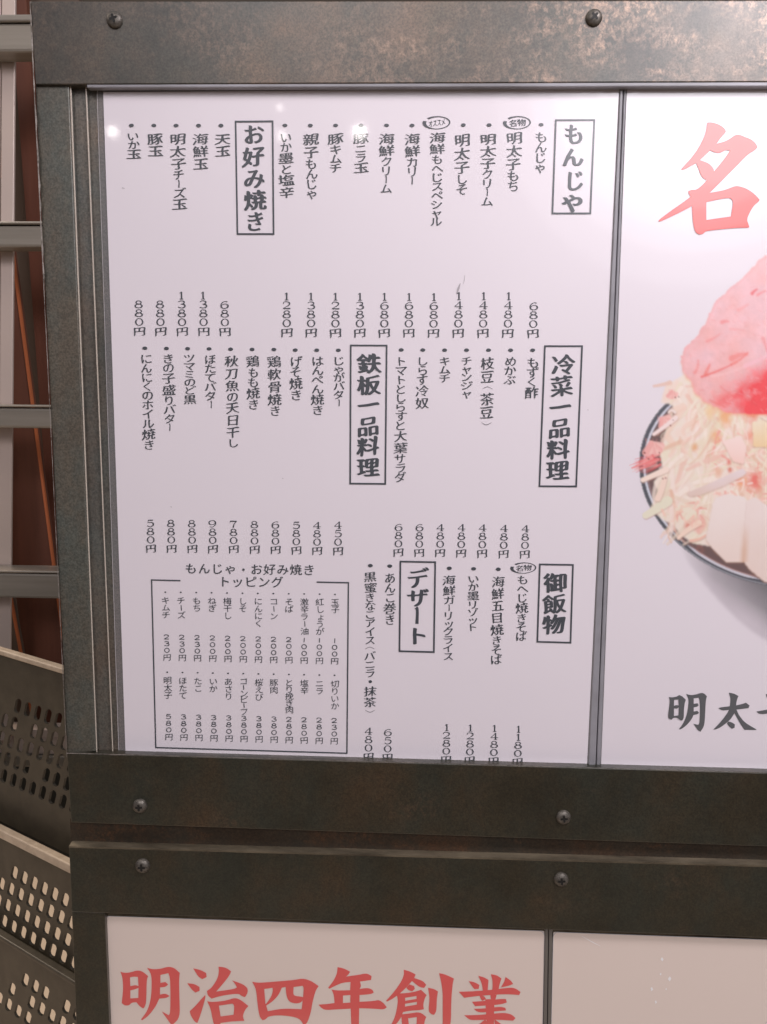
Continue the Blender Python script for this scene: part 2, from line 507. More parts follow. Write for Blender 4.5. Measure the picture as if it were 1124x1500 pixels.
T, N = .13, .055
DIGIT = {
    '1': [([(.02, .5), (.02, -.48)], [.14], False), ([(-.2, .3), (.02, .47)], [.05, .11], False), ([(-.2, -.48), (.24, -.48)], [.06], False)],
    '2': [([(-.4, .2), (-.3, .43), (0, .48), (.32, .34), (.30, .08), (0, -.16), (-.42, -.42)], [.09, .07, .07, .13, .12, .06, .05], False), ([(-.42, -.43), (.44, -.43)], [.08, .14], False)],
    '3': [([(-.38, .34), (-.1, .48), (.28, .38), (.24, .12), (-.08, .04)], [.08, .06, .12, .12, .05], False), ([(-.08, .04), (.34, -.06), (.36, -.34), (0, -.48), (-.4, -.36)], [.05, .11, .14, .06, .09], False)],
    '4': [([(.16, .48), (-.16, .14), (-.46, -.17)], [.06], False), ([(-.46, -.18), (.48, -.18)], [.06], False), ([(.16, .5), (.16, -.5)], [.14], False), ([(-.06, -.47), (.36, -.47)], [.05], False)],
    '5': [([(-.26, .45), (.36, .45)], [.10, .12], False), ([(-.25, .46), (-.30, .06)], [.06], False), ([(-.30, .05), (0, .14), (.38, 0), (.33, -.33), (0, -.48), (-.38, -.36)], [.05, .06, .13, .13, .06, .09], False)],
    '6': [([(.34, .42), (0, .46), (-.34, .18), (-.4, -.16), (-.24, -.43), (.06, -.48), (.38, -.3), (.38, -.02), (.1, .12), (-.22, .04), (-.38, -.16)], [.09, .05, .10, .14, .09, .05, .13, .13, .05, .05, .06], False)],
    '7': [([(-.4, .43), (.42, .43)], [.13, .10], False), ([(.42, .43), (.12, .05), (-.02, -.5)], [.06, .09, .15], False), ([(-.38, .43), (-.4, .24)], [.07, .05], False)],
    '8': [ring(0, .26, .30, .21, .11, .06), ring(0, -.23, .40, .25, .14, .06)],
    '0': [ring(0, 0, .40, .46, .14, .055)],
}
DIGIT['9'] = [([(-x, -y) for x, y in p], w, c) for p, w, c in DIGIT['6']]
KANA_SMALL = 'ゃャッょ'


def is_kanji(c): return 0x4e00 <= ord(c) <= 0x9fff


def lean(cx, y0, y): return cx - (cx - 515) / 9000 * (y - y0)


def column(ink, text, cx, y0, y1, wk=24.5, style='item', kana_style='kana', kana_w=.74, jitter=.5):
    """write one upright line of text between y0 and y1"""
    wt = [1.0 if is_kanji(c) else .66 if c in '（）' else .70 if c in KANA_SMALL + 'ーくし' else .79 for c in text]
    u = (y1 - y0) / sum(wt); y = y0
    for c, w in zip(text, wt):
        cell = w * u; cy = y + cell / 2; y += cell
        x = lean(cx, y0, cy) + random.uniform(-jitter, jitter)
        if is_kanji(c): ink.char(c, x, cy, wk * random.uniform(.97, 1.03), cell * .99, style)
        elif c in '（）': ink.char(c, x, cy, cell * 1.35, wk * .95, kana_style, turn=True) if False else paren(ink, c, x, cy, wk)
        elif c == 'ー': ink.ribbon([(-.05, .48), (.03, .30), (0, -.46)], [.16, .10, .13], lambda a, b, x=x, cy=cy, cell=cell: (x + a * wk * .6, cy - b * cell * .92))
        elif c == '・': ink.ellipse(x, cy, 2.6, 2.2)
        elif c in KANA_SMALL: ink.char(c, x + wk * .02, cy + cell * .02, wk * kana_w, cell * 1.35, kana_style)
        else: ink.char(c, x, cy, wk * kana_w * random.uniform(.95, 1.05), cell * 1.16, kana_style)


def paren(ink, c, x, cy, wk):
    s = 1 if c == '（' else -1
    ink.ribbon([(-.42, -.16 * s), (0, .16 * s), (.42, -.16 * s)], [.03, .06, .03], lambda a, b: (x + a * wk * .85, cy - b * wk * .5))


def price(ink, text, cx, y0, y1, w=11.6, uniform=None, yen='item', yw=17.5, hk=.84):
    wt = [1.0 if c.isdigit() else 1.12 for c in text]
    u = (y1 - y0) / sum(wt); y = y0
    for c, k in zip(text, wt):
        cell = k * u; cy = y + cell / 2; y += cell
        x = lean(cx, y0, cy)
        if c.isdigit():
            fx = lambda a, b: (x + a * w, cy - b * cell * hk)
            st = DIGIT[c] if not (uniform and c == '1') else [([(.04, .48), (0, -.48)], [.1], False)]
            for p, ws, cl in st:
                ink.ribbon(p, [q * 1.25 for q in ws] if uniform is None else [uniform] * len(p), fx, cl)
        else: ink.char(c, x, cy, yw, cell * .98, yen)


# ------------------------------------------------------------------ the place behind the sign
def setting(name, verts, faces, m):
    o = mesh(name, verts, faces, m); o['kind'] = 'structure'; return o


setting('floor', [(-4, -1.2, 0), (3, -1.2, 0), (3, 2.6, 0), (-4, 2.6, 0)], [(0, 1, 2, 3)], M['floor'])
setting('back_wall', [(-4, 2.5, -.05), (3, 2.5, -.05), (3, 2.5, 3), (-4, 2.5, 3)], [(0, 1, 2, 3)], M['wall'])

# ------------------------------------------------------------------ sign frames
YR, YS, YB = -.0058, -.0036, .0035          # rails, stile, recessed back plate


def screw(px, py, r, turn, parent):
    """pan head screw with a cross recess"""
    c = at(px, py, YR); rad = (at(px + r, py, YR) - c).length
    v, f = [], []
    prof = [(1.0, 0), (1.0, .16), (.93, .34), (.76, .50), (.5, .60), (.25, .64)]
    S = 28
    for rr, h in prof:
        for i in range(S):
            a = 2 * PI * i / S; v.append(c + Vector((rad * rr * math.cos(a), -rad * h, rad * rr * math.sin(a))))
    for k in range(len(prof) - 1):
        for i in range(S):
            j = (i + 1) % S; f.append((k * S + i, k * S + j, (k + 1) * S + j, (k + 1) * S + i))
    f.append(tuple((len(prof) - 1) * S + i for i in range(S)))
    o = recalc(mesh('screw', v, f, M['screw'], parent, True))
    # the recess: a cross with flared arms
    w, l = .15, .50; pts = []
    for q in range(4):
        a = q * PI / 2 + turn
        for x, y in ((w, w), (l * .8, w * .95), (l, w * .5), (l, -w * .5), (l * .8, -w * .95)):
            pts.append((x * math.cos(a) + y * math.sin(a), x * math.sin(a) - y * math.cos(a)))
    front = [c + Vector((x * rad, -rad * .645 - .00012, y * rad)) for x, y in pts]
    cen = c + Vector((0, -rad * .645 - .00004, 0))
    mesh('recess', front + [cen], [(i, (i + 1) % len(front), len(front)) for i in range(len(front))], M['screw_hole'], o)
    return o


RX = 1690                                    # right end of the boards, beyond the photograph
upper = thing('sign_frame', 'patinated metal frame around the menu and bowl posters, worn to copper at its top', 'sign frame', at(70, 1205, YB), 'menu sign frames')
slab('rail', [(44.5, 1.5), (RX, -1), (RX, 118), (51.5, 124)], YR, .012, M['plate'], upper)
slab('stile', [(51.5, 124), (101, 124), (140.5, 1101), (98.5, 1103)], YS, .012, M['plate_mid'], upper)
slab('back_plate', [(101, 118), (RX, 114), (RX, 1160), (141, 1112)], YB, .011, M['plate'], upper, 0)
slab('rail', [(98.2, 1103), (RX, 1148), (RX, 1260), (104, 1205)], YR, .012, M['plate_dark'], upper)
# bright saw-cut end of the plate down the left side and along the lower rail
vs, fs = [], []
ys = [2 + i * 13.5 for i in range(83)]
for i, y in enumerate(ys):
    x = 44 + (98.2 - 44) * (y - 2) / 1101
    w = random.uniform(1.0, 3.0) * (1 if y < 420 else .5 if y < 560 else .35)
    vs += [at(x - .6, y, YR - .0003), at(x - .6 + w, y, YR - .0003), at(x - .6, y, YR + .004)]
for i in range(len(ys) - 1):
    a = 3 * i; fs += [(a, a + 1, a + 4, a + 3), (a, a + 3, a + 5, a + 2)]
mesh('cut_edge', vs, fs, M['cut_edge'], upper)
vs, fs = [], []
for i in range(60):
    x = 98 + i * 17.5; y = 1103 + (x - 98) * .0283; w = random.uniform(.5, 1.3) * (1.3 if x < 190 else .7)
    vs += [at(x, y - .4, YR - .0003), at(x, y - .4 + w, YR - .0003)]
for i in range(59): fs.append((2 * i, 2 * i + 1, 2 * i + 3, 2 * i + 2))
mesh('cut_edge', vs, fs, M['cut_edge'], upper)
for a in ((168.5, 29.5, 12, .3), (870, 26.5, 12.2, .75)): screw(*a, upper)
for a in ((205.5, 1180, 10.6, .05), (825.5, 1196.5, 10.8, .1)): screw(*a, upper)
# clear plastic channels that hold the posters, seen edge on at the left
slab('glazing_channel', [(102, 124), (104.2, 124), (142.6, 1104), (141.2, 1104)], YS + .0008, YS + .0016, M['acrylic_edge'], upper, .0002)
slab('glazing_channel', [(124.8, 124), (126.8, 124), (165.9, 1104), (164.6, 1104)], YS + .0022, YS + .0030, M['acrylic_edge'], upper, .0002)
slab('glazing_strip', [(104.6, 124), (124.6, 124), (164.3, 1104), (142.8, 1104)], .0008, YB, M['plate_back'], upper, 0)
slab('glazing_strip', [(127.2, 124), (150, 124), (186, 1104), (166.2, 1104)], .0016, YB, M['plate_back'], upper, 0)
slab('glazing_strip', [(126.8, 121.5), (RX, 116), (RX, 125.5), (127, 128.5)], -.0053, -.0003, M['sleeve'], upper, .0006)
# the two laminates meet in a grey joint between the posters
slab('glazing_strip', [(908.6, 128), (913.4, 128), (871.6, 1150), (861, 1150)], -.0012, YB, M['sleeve'], upper, .0005)
slab('glazing_strip', [(914.4, 128), (918.0, 128), (879, 1150), (872.8, 1150)], -.0008, YB, M['sleeve'], upper, .0005)

gap = slab('mounting_board', [(103, 1199), (RX, 1250), (RX, 1300), (104, 1240)], -.0005, .014, M['rust'], None, 0)
gap['label'] = 'dark rusty strip of mounting board in the gap between the upper and lower frames'; gap['category'] = 'mounting board'

lower = thing('sign_frame', 'dark brown frame with a top lip coloured as lit, holding the red lettered and blank posters', 'sign frame', at(100, 1650, YB), 'menu sign frames')
slab('rail', [(101, 1240), (RX, 1284), (RX, 1395), (105, 1336)], YR, .012, M['plate_dark'], lower)
slab('stile', [(105, 1335), (153.5, 1337), (168, 1690), (119, 1690)], YS, .012, M['plate_dark'], lower)
slab('back_plate', [(150, 1330), (RX, 1380), (RX, 1690), (164, 1690)], YB, .011, M['plate_dark'], lower, 0)
slab('rail', [(117, 1660), (RX, 1700), (RX, 1780), (121, 1740)], YR, .012, M['plate_dark'], lower)
# the rail's folded top lip, its catch of light put into the colour
p = [at(101, 1240, YR - .0002), at(RX, 1284, YR - .0002)]
lipv = []
for q in p: lipv += [Vector((q.x, YR - .0002, q.z + .0002)), Vector((q.x, .0030, q.z + .0012)), Vector((q.x, YR - .0002, q.z - .0009)), Vector((q.x, .0030, q.z - .0005))]
recalc(mesh('lip', lipv, [(0, 1, 5, 4), (0, 4, 6, 2), (1, 3, 7, 5), (2, 6, 7, 3), (0, 2, 3, 1), (4, 5, 7, 6)], M['lip'], lower))
for a in ((209.5, 1267.5, 10.8, .02), (822, 1287.5, 10.8, .12)): screw(*a, lower)
slab('glazing_strip', [(154, 1334.5), (RX, 1385), (RX, 1395), (154, 1342.5)], .0010, YB, M['lip'], lower, .0003)
slab('glazing_strip', [(798.6, 1360), (803.4, 1360), (799, 1690), (793.6, 1690)], -.0010, YB, M['channel'], lower, .0004)
slab('glazing_strip', [(804.4, 1360), (809.8, 1360), (804, 1690), (800, 1690)], -.0006, YB, M['channel'], lower, .0004)


# ------------------------------------------------------------------ posters
def poster(name, label, quad, margin, m, film=True):
    """a printed sheet in a clear laminate; margin = how far the laminate shows past the paper (left, top, right, bottom)"""
    base = (at(*quad[3], .0006) + at(*quad[2], .0006)) / 2
    t = thing(name, label, 'poster', base)
    slab('sheet', quad, 0.0, .0007, m, t, 0)
    if film:
        l, tp, r, b = margin
        (x0, y0), (x1, y1), (x2, y2), (x3, y3) = quad
        inner = [(x0, y0), (x1, y1), (x2, y2), (x3, y3)]
        cr = 8
        outer = [(x0 - l, y0 - tp), (x1 + r, y1 - tp), (x2 + r, y2 + b), (x3 - l, y3 + b)]
        v, f = [], []
        k = 6
        loops = [[], []]
        for i in range(4):
            o = Vector(outer[i]); pr = Vector(outer[i - 1]); nx = Vector(outer[(i + 1) % 4])
            d0, d1 = (pr - o).normalized(), (nx - o).normalized()
            for s in range(k + 1):
                t_ = s / k; a, c = o + d0 * cr, o + d1 * cr
                q = a * (1 - t_) ** 2 + o * 2 * t_ * (1 - t_) + c * t_ ** 2
                loops[0].append(q); loops[1].append(Vector(inner[i]))
        n = len(loops[0])
        for L in loops: v += [at(q.x, q.y, .0001) for q in L]
        for i in range(n):
            j = (i + 1) % n; f.append((i, j, n + j, n + i))
        fl = mesh('laminate_margin', v, f, M['film'], t)
        # light caught by the laminate's cut edge, put into a pale strip
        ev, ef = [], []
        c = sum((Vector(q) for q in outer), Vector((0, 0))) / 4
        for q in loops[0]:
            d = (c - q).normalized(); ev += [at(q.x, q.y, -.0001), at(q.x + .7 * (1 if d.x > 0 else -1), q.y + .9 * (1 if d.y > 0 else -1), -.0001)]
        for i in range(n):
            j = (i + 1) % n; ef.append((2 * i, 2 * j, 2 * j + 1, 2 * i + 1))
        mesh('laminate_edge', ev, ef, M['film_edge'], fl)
    return t


menu = poster('menu_poster', 'white laminated menu poster with columns of black Japanese dishes and prices in yen', [(151.3, 134.8), (907.5, 130), (859.3, 1140), (184.6, 1118)], (9.5, 6, .6, 20), M['paper'])
dish = poster('dish_poster', 'white poster with a photograph of a heaped bowl under one big red brush character', [(919, 126), (1668, 122), (1640, 1155), (879.5, 1140)], (.6, .6, 6, 20), M['paper'])
slogan = poster('slogan_poster', 'poster with warm light in its tint, printed with a row of large red characters under the lower rail', [(155, 1342.5), (797.5, 1364.5), (792, 1640), (167, 1640)], (1, 1, .6, 10), M['paper_warm_light'])
blank = poster('blank_poster', 'plain unprinted poster, warm light in its tint, to the right of the large red characters', [(811, 1366), (1668, 1397), (1640, 1640), (805, 1640)], (.6, 1, 4, 10), M['paper_warm_light'])

# lamp glints on creases of the blank poster's laminate, painted as white specks
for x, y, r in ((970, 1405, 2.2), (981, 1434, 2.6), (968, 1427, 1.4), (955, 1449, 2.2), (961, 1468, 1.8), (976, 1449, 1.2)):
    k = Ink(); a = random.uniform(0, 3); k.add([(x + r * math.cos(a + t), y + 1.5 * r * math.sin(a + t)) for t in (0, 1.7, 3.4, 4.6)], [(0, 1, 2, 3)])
    k.build('crease_glint', M['crease_glint'], blank)
k = Ink(); k.ribbon([(852, 1371), (868, 1380), (880, 1386)], [.2, 1.0, .3], lambda a, b: (a, b)); k.build('scratch', M['crease_glint'], blank)
for P, w in (([(674.5, 415), (672, 422), (669.5, 430)], (.8, 3.2, 1.2)), ([(681, 403), (680.5, 410), (679, 416)], (.5, .6, .3)), ([(179, 275), (183, 276)], (1.2, .5)), ([(414, 700), (415, 701.5)], (.9, .9)), ([(861, 600), (862, 601)], (1.1, .9)), ([(250, 742), (252, 743)], (.9, .7))):
    k = Ink(); k.ribbon(P, w, lambda a, b: (a, b)); k.build('smudge', M['smudge'], menu)

# ---- headings
HEAD = [
    ((814.5, 176, 871, 175.6, 865, 312.5, 809.5, 312.5), [('も', 841, 196, 31, 34), ('ん', 839, 230, 34, 31), ('じ', 842, 264, 31, 33), ('ゃ', 839, 294, 40, 36)]),
    ((345.3, 178, 399.5, 177.6, 401, 342.7, 348, 342.7), [('お', 372, 196.5, 32, 32), ('好', 371.5, 229, 33, 31), ('み', 373, 261, 33, 32), ('焼', 374, 293, 34, 31), ('き', 374, 324, 30, 32)]),
    ((798.5, 507, 853, 507, 844.3, 712.5, 790.5, 712.2), [('冷', 826, 534, 36, 31), ('菜', 823, 565.5, 34, 32), ('一', 821, 596.5, 33, 30), ('品', 820, 627, 34, 31), ('料', 818, 658.5, 35, 31), ('理', 817, 689, 35, 31)]),
    ((514, 506, 566.6, 506.2, 564.6, 708.8, 513.2, 708.3), [('鉄', 541, 532.5, 37, 31), ('板', 540.5, 564, 36, 31), ('一', 540, 593.5, 33, 30), ('品', 539.5, 624.5, 34, 31), ('料', 539.5, 654, 34, 30), ('理', 539.5, 684.5, 34, 30)]),
    ((791, 826.7, 839.6, 827.5, 836, 941.5, 787.4, 940), [('御', 814, 853.5, 35, 31), ('飯', 812.5, 884.5, 35, 30), ('物', 811.5, 914.5, 34, 31)]),
    ((586.8, 822.5, 637.8, 823.5, 635.8, 955.2, 585.4, 953.8), [('デ', 612, 847, 33, 31), ('ザ', 612, 875.5, 33, 29), ('ー', 611, 902, 28, 28), ('ト', 612, 931, 33, 30)]),
]
for (x0, y0, x1, y1, x2, y2, x3, y3), chars in HEAD:
    k = Ink()
    for ch, x, y, w, h in chars:
        if ch == 'ー': k.ribbon([(-.06, .5), (.02, .34), (0, -.5)], [.22, .15, .17], lambda a, b: (x + a * w, y - b * h * .85))
        else: k.char(ch, x, y, w, h, 'head')
    h = k.build('heading', M['ink'], menu)
    k = Ink(); w = 2.5
    for a, b in (((x0 - 1.2, y0), (x1 + 1.2, y1)), ((x1, y1), (x2, y2)), ((x2 + 1.2, y2), (x3 - 1.2, y3)), ((x3, y3), (x0, y0))): k.bar(a, b, w)
    k.build('heading_border', M['ink'], h)


def badge(ink, cx, cy, rx, ry, text):
    p, w = [], []
    for i in range(22):
        a = 2.35 - 2 * PI * i / 22 * .97
        s = .5 + .5 * math.cos(a - 2.9)
        p.append((math.cos(a), math.sin(a))); w.append(.07 + .22 * s ** 2 + .05 * max(0, math.cos(a + .2)))
    ink.ribbon(p, w, lambda a, b: (cx + a * (rx - 1), cy - b * (ry - .6) - .06 * a * ry))
    n = len(text); step = 1.25 * rx / n
    for i, c in enumerate(text):
        x = cx + (i - (n - 1) / 2) * step
        ink.char(c, x, cy - (i - (n - 1) / 2) * 1.0, step * 1.1, ry * 1.15, 'kana')


# ---- dishes: text, x, top, bottom, bullet (x, y) or badge
ITEMS = [
    ('もんじゃ', 793, 193, 251.5, (792.8, 182.7)), ('明太子もち', 753.7, 192.5, 280, '名物'), ('明太子クリーム', 716, 195, 302, (716.7, 183)),
    ('明太子しそ', 677.8, 195, 285, (679, 183)), ('海鮮もへじスペシャル', 641.5, 193, 331, 'オススメ'), ('海鮮カリー', 604.5, 194.5, 271, (603.8, 183.6)),
    ('海鮮クリーム', 566.5, 194.5, 283, (566.5, 183.6)), ('豚ニラ玉', 529, 194.5, 254, (529, 183.7)), ('豚キムチ', 492, 194.5, 253, (491.8, 183.7)),
    ('親子もんじゃ', 456, 194.5, 290, (454.8, 183.7)), ('いか墨と塩辛', 419, 194, 291, (417.6, 183.7)),
    ('天玉', 326, 195, 230, (323.8, 183.8)), ('海鮮玉', 293.3, 194.5, 249.2, (291, 183.8)), ('明太子チーズ玉', 260.4, 194.5, 308, (258, 183.8)),
    ('豚玉', 227, 194.5, 230, (225.5, 183.8)), ('いか玉', 195.2, 193.5, 233.5, (192.6, 183.6)),
    ('もずく酢', 781, 523.5, 584.5, (780.6, 512.9)), ('めかぶ', 748.3, 522.5, 563, (748.3, 512.9)), ('枝豆（茶豆）', 715, 522.5, 627, (715.9, 512.9)),
    ('チャンジャ', 684, 522.5, 582, (683.7, 512.9)), ('キムチ', 651.6, 522.5, 560.5, (651.6, 512.9)), ('しらす冷奴', 619.4, 522.5, 599.5, (619.6, 512.7)),
    ('トマトとしらすと大葉サラダ', 587.8, 522, 706, (588, 512.5)),
    ('じゃがバター', 496.6, 522, 596, (495.9, 513)), ('はんぺん焼き', 465, 522, 607.5, (464.2, 512.9)), ('げそ焼き', 433.4, 522, 586, (432.7, 512.7)),
    ('鶏軟骨焼き', 402, 520.5, 609, (401.4, 512)), ('鶏もも焼き', 370.6, 520, 599.5, (369.5, 511.8)), ('秋刀魚の天日干し', 339.3, 520, 655, (338, 511.4)),
    ('ほたてバター', 307.5, 519.5, 598.5, (306.5, 511)), ('ツマミのど黒', 277, 518.5, 592.5, (275, 510.7)), ('きの子盛りバター', 246, 518.5, 632, (244, 510.4)),
    ('にんにくのホイル焼き', 214.3, 518.5, 658.5, (212.4, 510)),
    ('もへじ焼きそば', 766.5, 842.5, 938.5, '名物'), ('海鮮五目焼きそば', 730, 843.3, 973, (730.1, 833.8)), ('いか墨リゾット', 694, 842.3, 924.5, (694, 833.2)),
    ('海鮮ガーリックライス', 658.4, 842, 967.5, (658.4, 832.4)), ('あんこ巻き', 571.6, 839.5, 915, (571.2, 829.2)),
    ('黒蜜きなこアイス（バニラ・抹茶）', 542.7, 837, 1047, (542.7, 828.5)),
]
for text, x, y0, y1, b in ITEMS:
    k = Ink(); wk = 24.5 if y0 < 400 else 20.8 if y0 < 700 else 19.6
    column(k, text, x, y0, y1, wk, kana_w=.80 if y0 < 400 else .90)
    it = k.build('menu_item', M['ink'], menu)
    k = Ink()
    if isinstance(b, str):
        cx, cy, rx, ry = {'もへ': (767.4, 832, 18.4, 8.2)}.get(text[:2], (758.3 if b == '名物' else 640.4, 179.7, 19.6, 9.6))
        badge(k, cx, cy, rx, ry, b); k.build('badge', M['ink'], it)
    else:
        k.ellipse(b[0], b[1], 3.7, 2.5); k.build('bullet', M['ink'], it)

PRICES = [  # text, x, top, bottom
    ('680円', 782.4, 442, 495.6), ('1480円', 745.6, 427, 495.6), ('1480円', 709, 427, 495.4), ('1480円', 672.5, 427, 495.4), ('1680円', 636, 428.5, 495.2),
    ('1680円', 599.6, 428.3, 495), ('1680円', 563.5, 428, 495), ('1380円', 527.5, 428, 494.8), ('1280円', 491.6, 428, 494.8), ('1380円', 455.7, 427.8, 494.6), ('1280円', 419.9, 427.6, 494.4),
    ('680円', 329, 440, 493), ('1380円', 297.4, 426.3, 492.8), ('1380円', 265.7, 426.3, 492.8), ('880円', 234.3, 439.3, 492.6), ('880円', 203, 439.2, 492.4),
    ('480円', 770.2, 768.2, 818.7), ('480円', 739, 767.8, 818.4), ('480円', 707.5, 767.2, 817.5), ('480円', 676.5, 766.9, 817.2), ('480円', 645.5, 766.8, 816.6), ('680円', 614.8, 766.8, 816.4), ('680円', 584.2, 766.6, 815.8),
    ('450円', 495.4, 763, 814), ('480円', 464.6, 763.6, 813.6), ('580円', 434.1, 763.4, 812.8), ('680円', 403.5, 763, 812), ('880円', 372.7, 762.4, 811.6), ('780円', 341.9, 761.8, 811), ('980円', 311.2, 761.2, 810.8),
    ('880円', 280.9, 761, 810.6), ('880円', 250.3, 760.6, 810.4), ('580円', 220, 760.4, 810.2),
    ('1180円', 760, 1062.4, 1122.5), ('1480円', 724.8, 1061, 1121.3), ('1280円', 689.4, 1060.6, 1120.2), ('1280円', 654.7, 1059.8, 1119),
    ('650円', 568.4, 1067, 1116.2), ('480円', 540.2, 1065, 1115.4),
]
for text, x, y0, y1 in PRICES:
    k = Ink(); price(k, text, x, y0, y1, *((12.6, None, 'item', 19) if y0 < 700 else (11.6, None, 'item', 16.6)))
    k.build('price', M['ink'], menu)

# ---- the boxed list of toppings
k = Ink()
for i, c in enumerate('もんじゃ・お好み焼き'):
    x = 280 + i * 19.2; y = 832.5 + i * .25
    if c == '・': k.ellipse(x, y + 1, 2, 1.8)
    else: k.char(c, x, y, 18.5 if c != 'ゃ' else 19.5, 17, 'round_big')
for i, c in enumerate('トッピング'):
    k.char(c, 329 + i * 19.3, 851.8 + i * .2, 19, 17.5, 'round_big')
th = k.build('topping_heading', M['ink'], menu)
k = Ink()
for a, b in (((222.2, 848.5), (228.4, 1096)), ((221.2, 849.5), (264.5, 850.6)), ((464, 852.7), (511.6, 853.6)), ((510.6, 853), (508.4, 1104)), ((227.4, 1095), (509.4, 1103.4))): k.bar(a, b, 2.0)
k.build('topping_border', M['ink'], th)
TOP = [('玉子', '100円', '切りいか', '230円'), ('紅しょうが', '100円', 'ニラ', '280円'), ('激辛ラー油', '100円', '塩辛', '280円'), ('そば', '200円', 'とり挽き肉', '280円'),
       ('コーン', '200円', '豚肉', '380円'), ('にんにく', '200円', '桜えび', '380円'), ('しそ', '200円', 'コーンビーフ', '380円'), ('梅干し', '200円', 'あさり', '380円'),
       ('ねぎ', '200円', 'いか', '380円'), ('もち', '230円', 'たこ', '380円'), ('チーズ', '230円', 'ほたて', '380円'), ('キムチ', '230円', '明太子', '580円')]


def small_column(ink, text, cx, y0, pitch):
    y = y0
    for c in text:
        cy = y + pitch / 2; x = lean(cx, y0, cy) + random.uniform(-.3, .3)
        if c == 'ー': ink.ribbon([(-.03, .42), (.03, -.42)], [.12], lambda a, b: (x + a * 10, cy - b * pitch * .9), smooth=False)
        else: ink.char(c, x + (1.5 if c in KANA_SMALL else 0), cy, 13.2, 11.4 if is_kanji(c) else 11.6, 'round')
        y += pitch


for i, (a, pa, b, pb) in enumerate(TOP):
    f = 1 - i / 11.0
    x1 = 242.8 + (491.4 - 242.8) * f; xp = 244 + (490.4 - 244) * f; x2 = 245.6 + (490.7 - 245.6) * f; xq = 246.7 + (489.8 - 246.7) * f
    y1 = 874 + 2.8 * f; y2 = 991.2 + 5.2 * f; yp = 928.2 + 5.4 * f; yq = 1044.6 + 6 * f
    k = Ink(); small_column(k, a, x1, y1, 10.7 if len(a) < 5 else 10.75); k.ellipse(x1 - .4, 867.4 + 3.2 * f, 1.5, 1.1, 8); k.build('topping_item', M['ink'], menu)
    k = Ink(); small_column(k, b, x2, y2, {4: 10.8, 5: 9.9, 6: 8.9}.get(len(b), 10.8)); k.ellipse(x2 - .4, 984.6 + 4.6 * f, 1.5, 1.1, 8); k.build('topping_item', M['ink'], menu)
    k = Ink(); price(k, pa, xp, yp, yp + 40.2, 8.4, .15, 'round', 12.6, .70); k.build('topping_price', M['ink'], menu)
    k = Ink(); price(k, pb, xq, yq, yq + 40.4, 8.4, .15, 'round', 12.6, .70); k.build('topping_price', M['ink'], menu)

# ---- the large characters, drawn stroke by stroke
def smooth_poly(P, times=2, keep=52):
    """round the outline but leave the sharp stroke tips"""
    for _ in range(times):
        S = []; n = len(P)
        for i in range(n):
            a, b, c = P[i - 1], P[i], P[(i + 1) % n]
            u, v = (b[0] - a[0], b[1] - a[1]), (c[0] - b[0], c[1] - b[1])
            ang = abs(math.degrees(math.atan2(u[0] * v[1] - u[1] * v[0], u[0] * v[0] + u[1] * v[1])))
            if ang > keep: S += [(b[0] - u[0] * .12, b[1] - u[1] * .12), b, (b[0] + v[0] * .12, b[1] + v[1] * .12)] if False else [b]
            else: S += [(b[0] - u[0] * .25, b[1] - u[1] * .25), (b[0] + v[0] * .25, b[1] + v[1] * .25)]
        P = S
    return P


def big(name, parent, m, ox, oy, sc_, polys):
    """polys: lists of outlines (first) and holes, each list one filled shape"""
    k = Ink()
    for shape in polys:
        pts, faces = fill([smooth_poly(P) for P in shape])
        k.add([(ox + x / sc_, oy + y / sc_) for x, y in pts], faces)
    return k.build(name, m, parent)


MEI_ = [(662,397),(690,395),(735,406),(778,430),(798,455),(796,472),(765,502),(730,552),(790,536),(830,514),(862,490),(885,485),(915,491),(933,502),(955,508),(992,526),(1020,554),(1030,578),(1012,600),(955,632),(880,712),(780,812),(680,912),(780,895),(840,872),(865,863),(890,862),(950,880),(1010,922),(1045,963),(1038,978),(1005,1002),(975,1050),(950,1108),(962,1138),(970,1164),(960,1168),(880,1168),(750,1180),(648,1192),(636,1210),(610,1220),(582,1208),(566,1180),(555,1110),(550,1008),(500,1035),(430,1070),(318,1123),(305,1122),(306,1110),(400,1040),(480,985),(540,940),(524,915),(524,898),(545,890),(590,890),(660,818),(640,810),(615,785),(600,740),(580,693),(520,728),(480,745),(470,741),(480,726),(560,640),(620,545),(652,470)]
big('character', dish, M['red'], 904, 100, 5.0, [[MEI_, [(608,672),(645,637),(685,600),(718,617),(747,620),(775,610),(800,597),(828,602),(790,660),(712,755),(708,735),(682,704),(650,686)], [(655,980),(740,960),(812,949),(838,954),(850,975),(847,1015),(835,1085),(740,1098),(655,1111)]]])
big('character', dish, M['ink_big'], 904, 800, 4.286, [
    [[(325,947),(345,950),(375,945),(390,935),(410,942),(433,965),(425,985),(420,1030),(420,1080),(409,1095),(395,1092),(375,1075),(352,1079),(345,1089),(328,1085),(320,1070),(328,1010),(333,970)], [(358,965),(386,962),(388,1000),(372,997),(358,1003)], [(358,1019),(380,1019),(389,1011),(387,1062),(358,1067)]],
    [[(435,928),(465,936),(500,930),(530,920),(550,926),(565,943),(557,970),(553,1080),(546,1135),(524,1165),(508,1157),(480,1115),(510,1122),(520,1108),(521,975),(512,952),(482,956),(482,990),(506,986),(513,999),(505,1008),(482,1012),(482,1038),(505,1034),(515,1045),(508,1055),(481,1060),(468,1088),(440,1122),(402,1151),(388,1150),(415,1115),(437,1065),(447,1010),(450,960)]]])
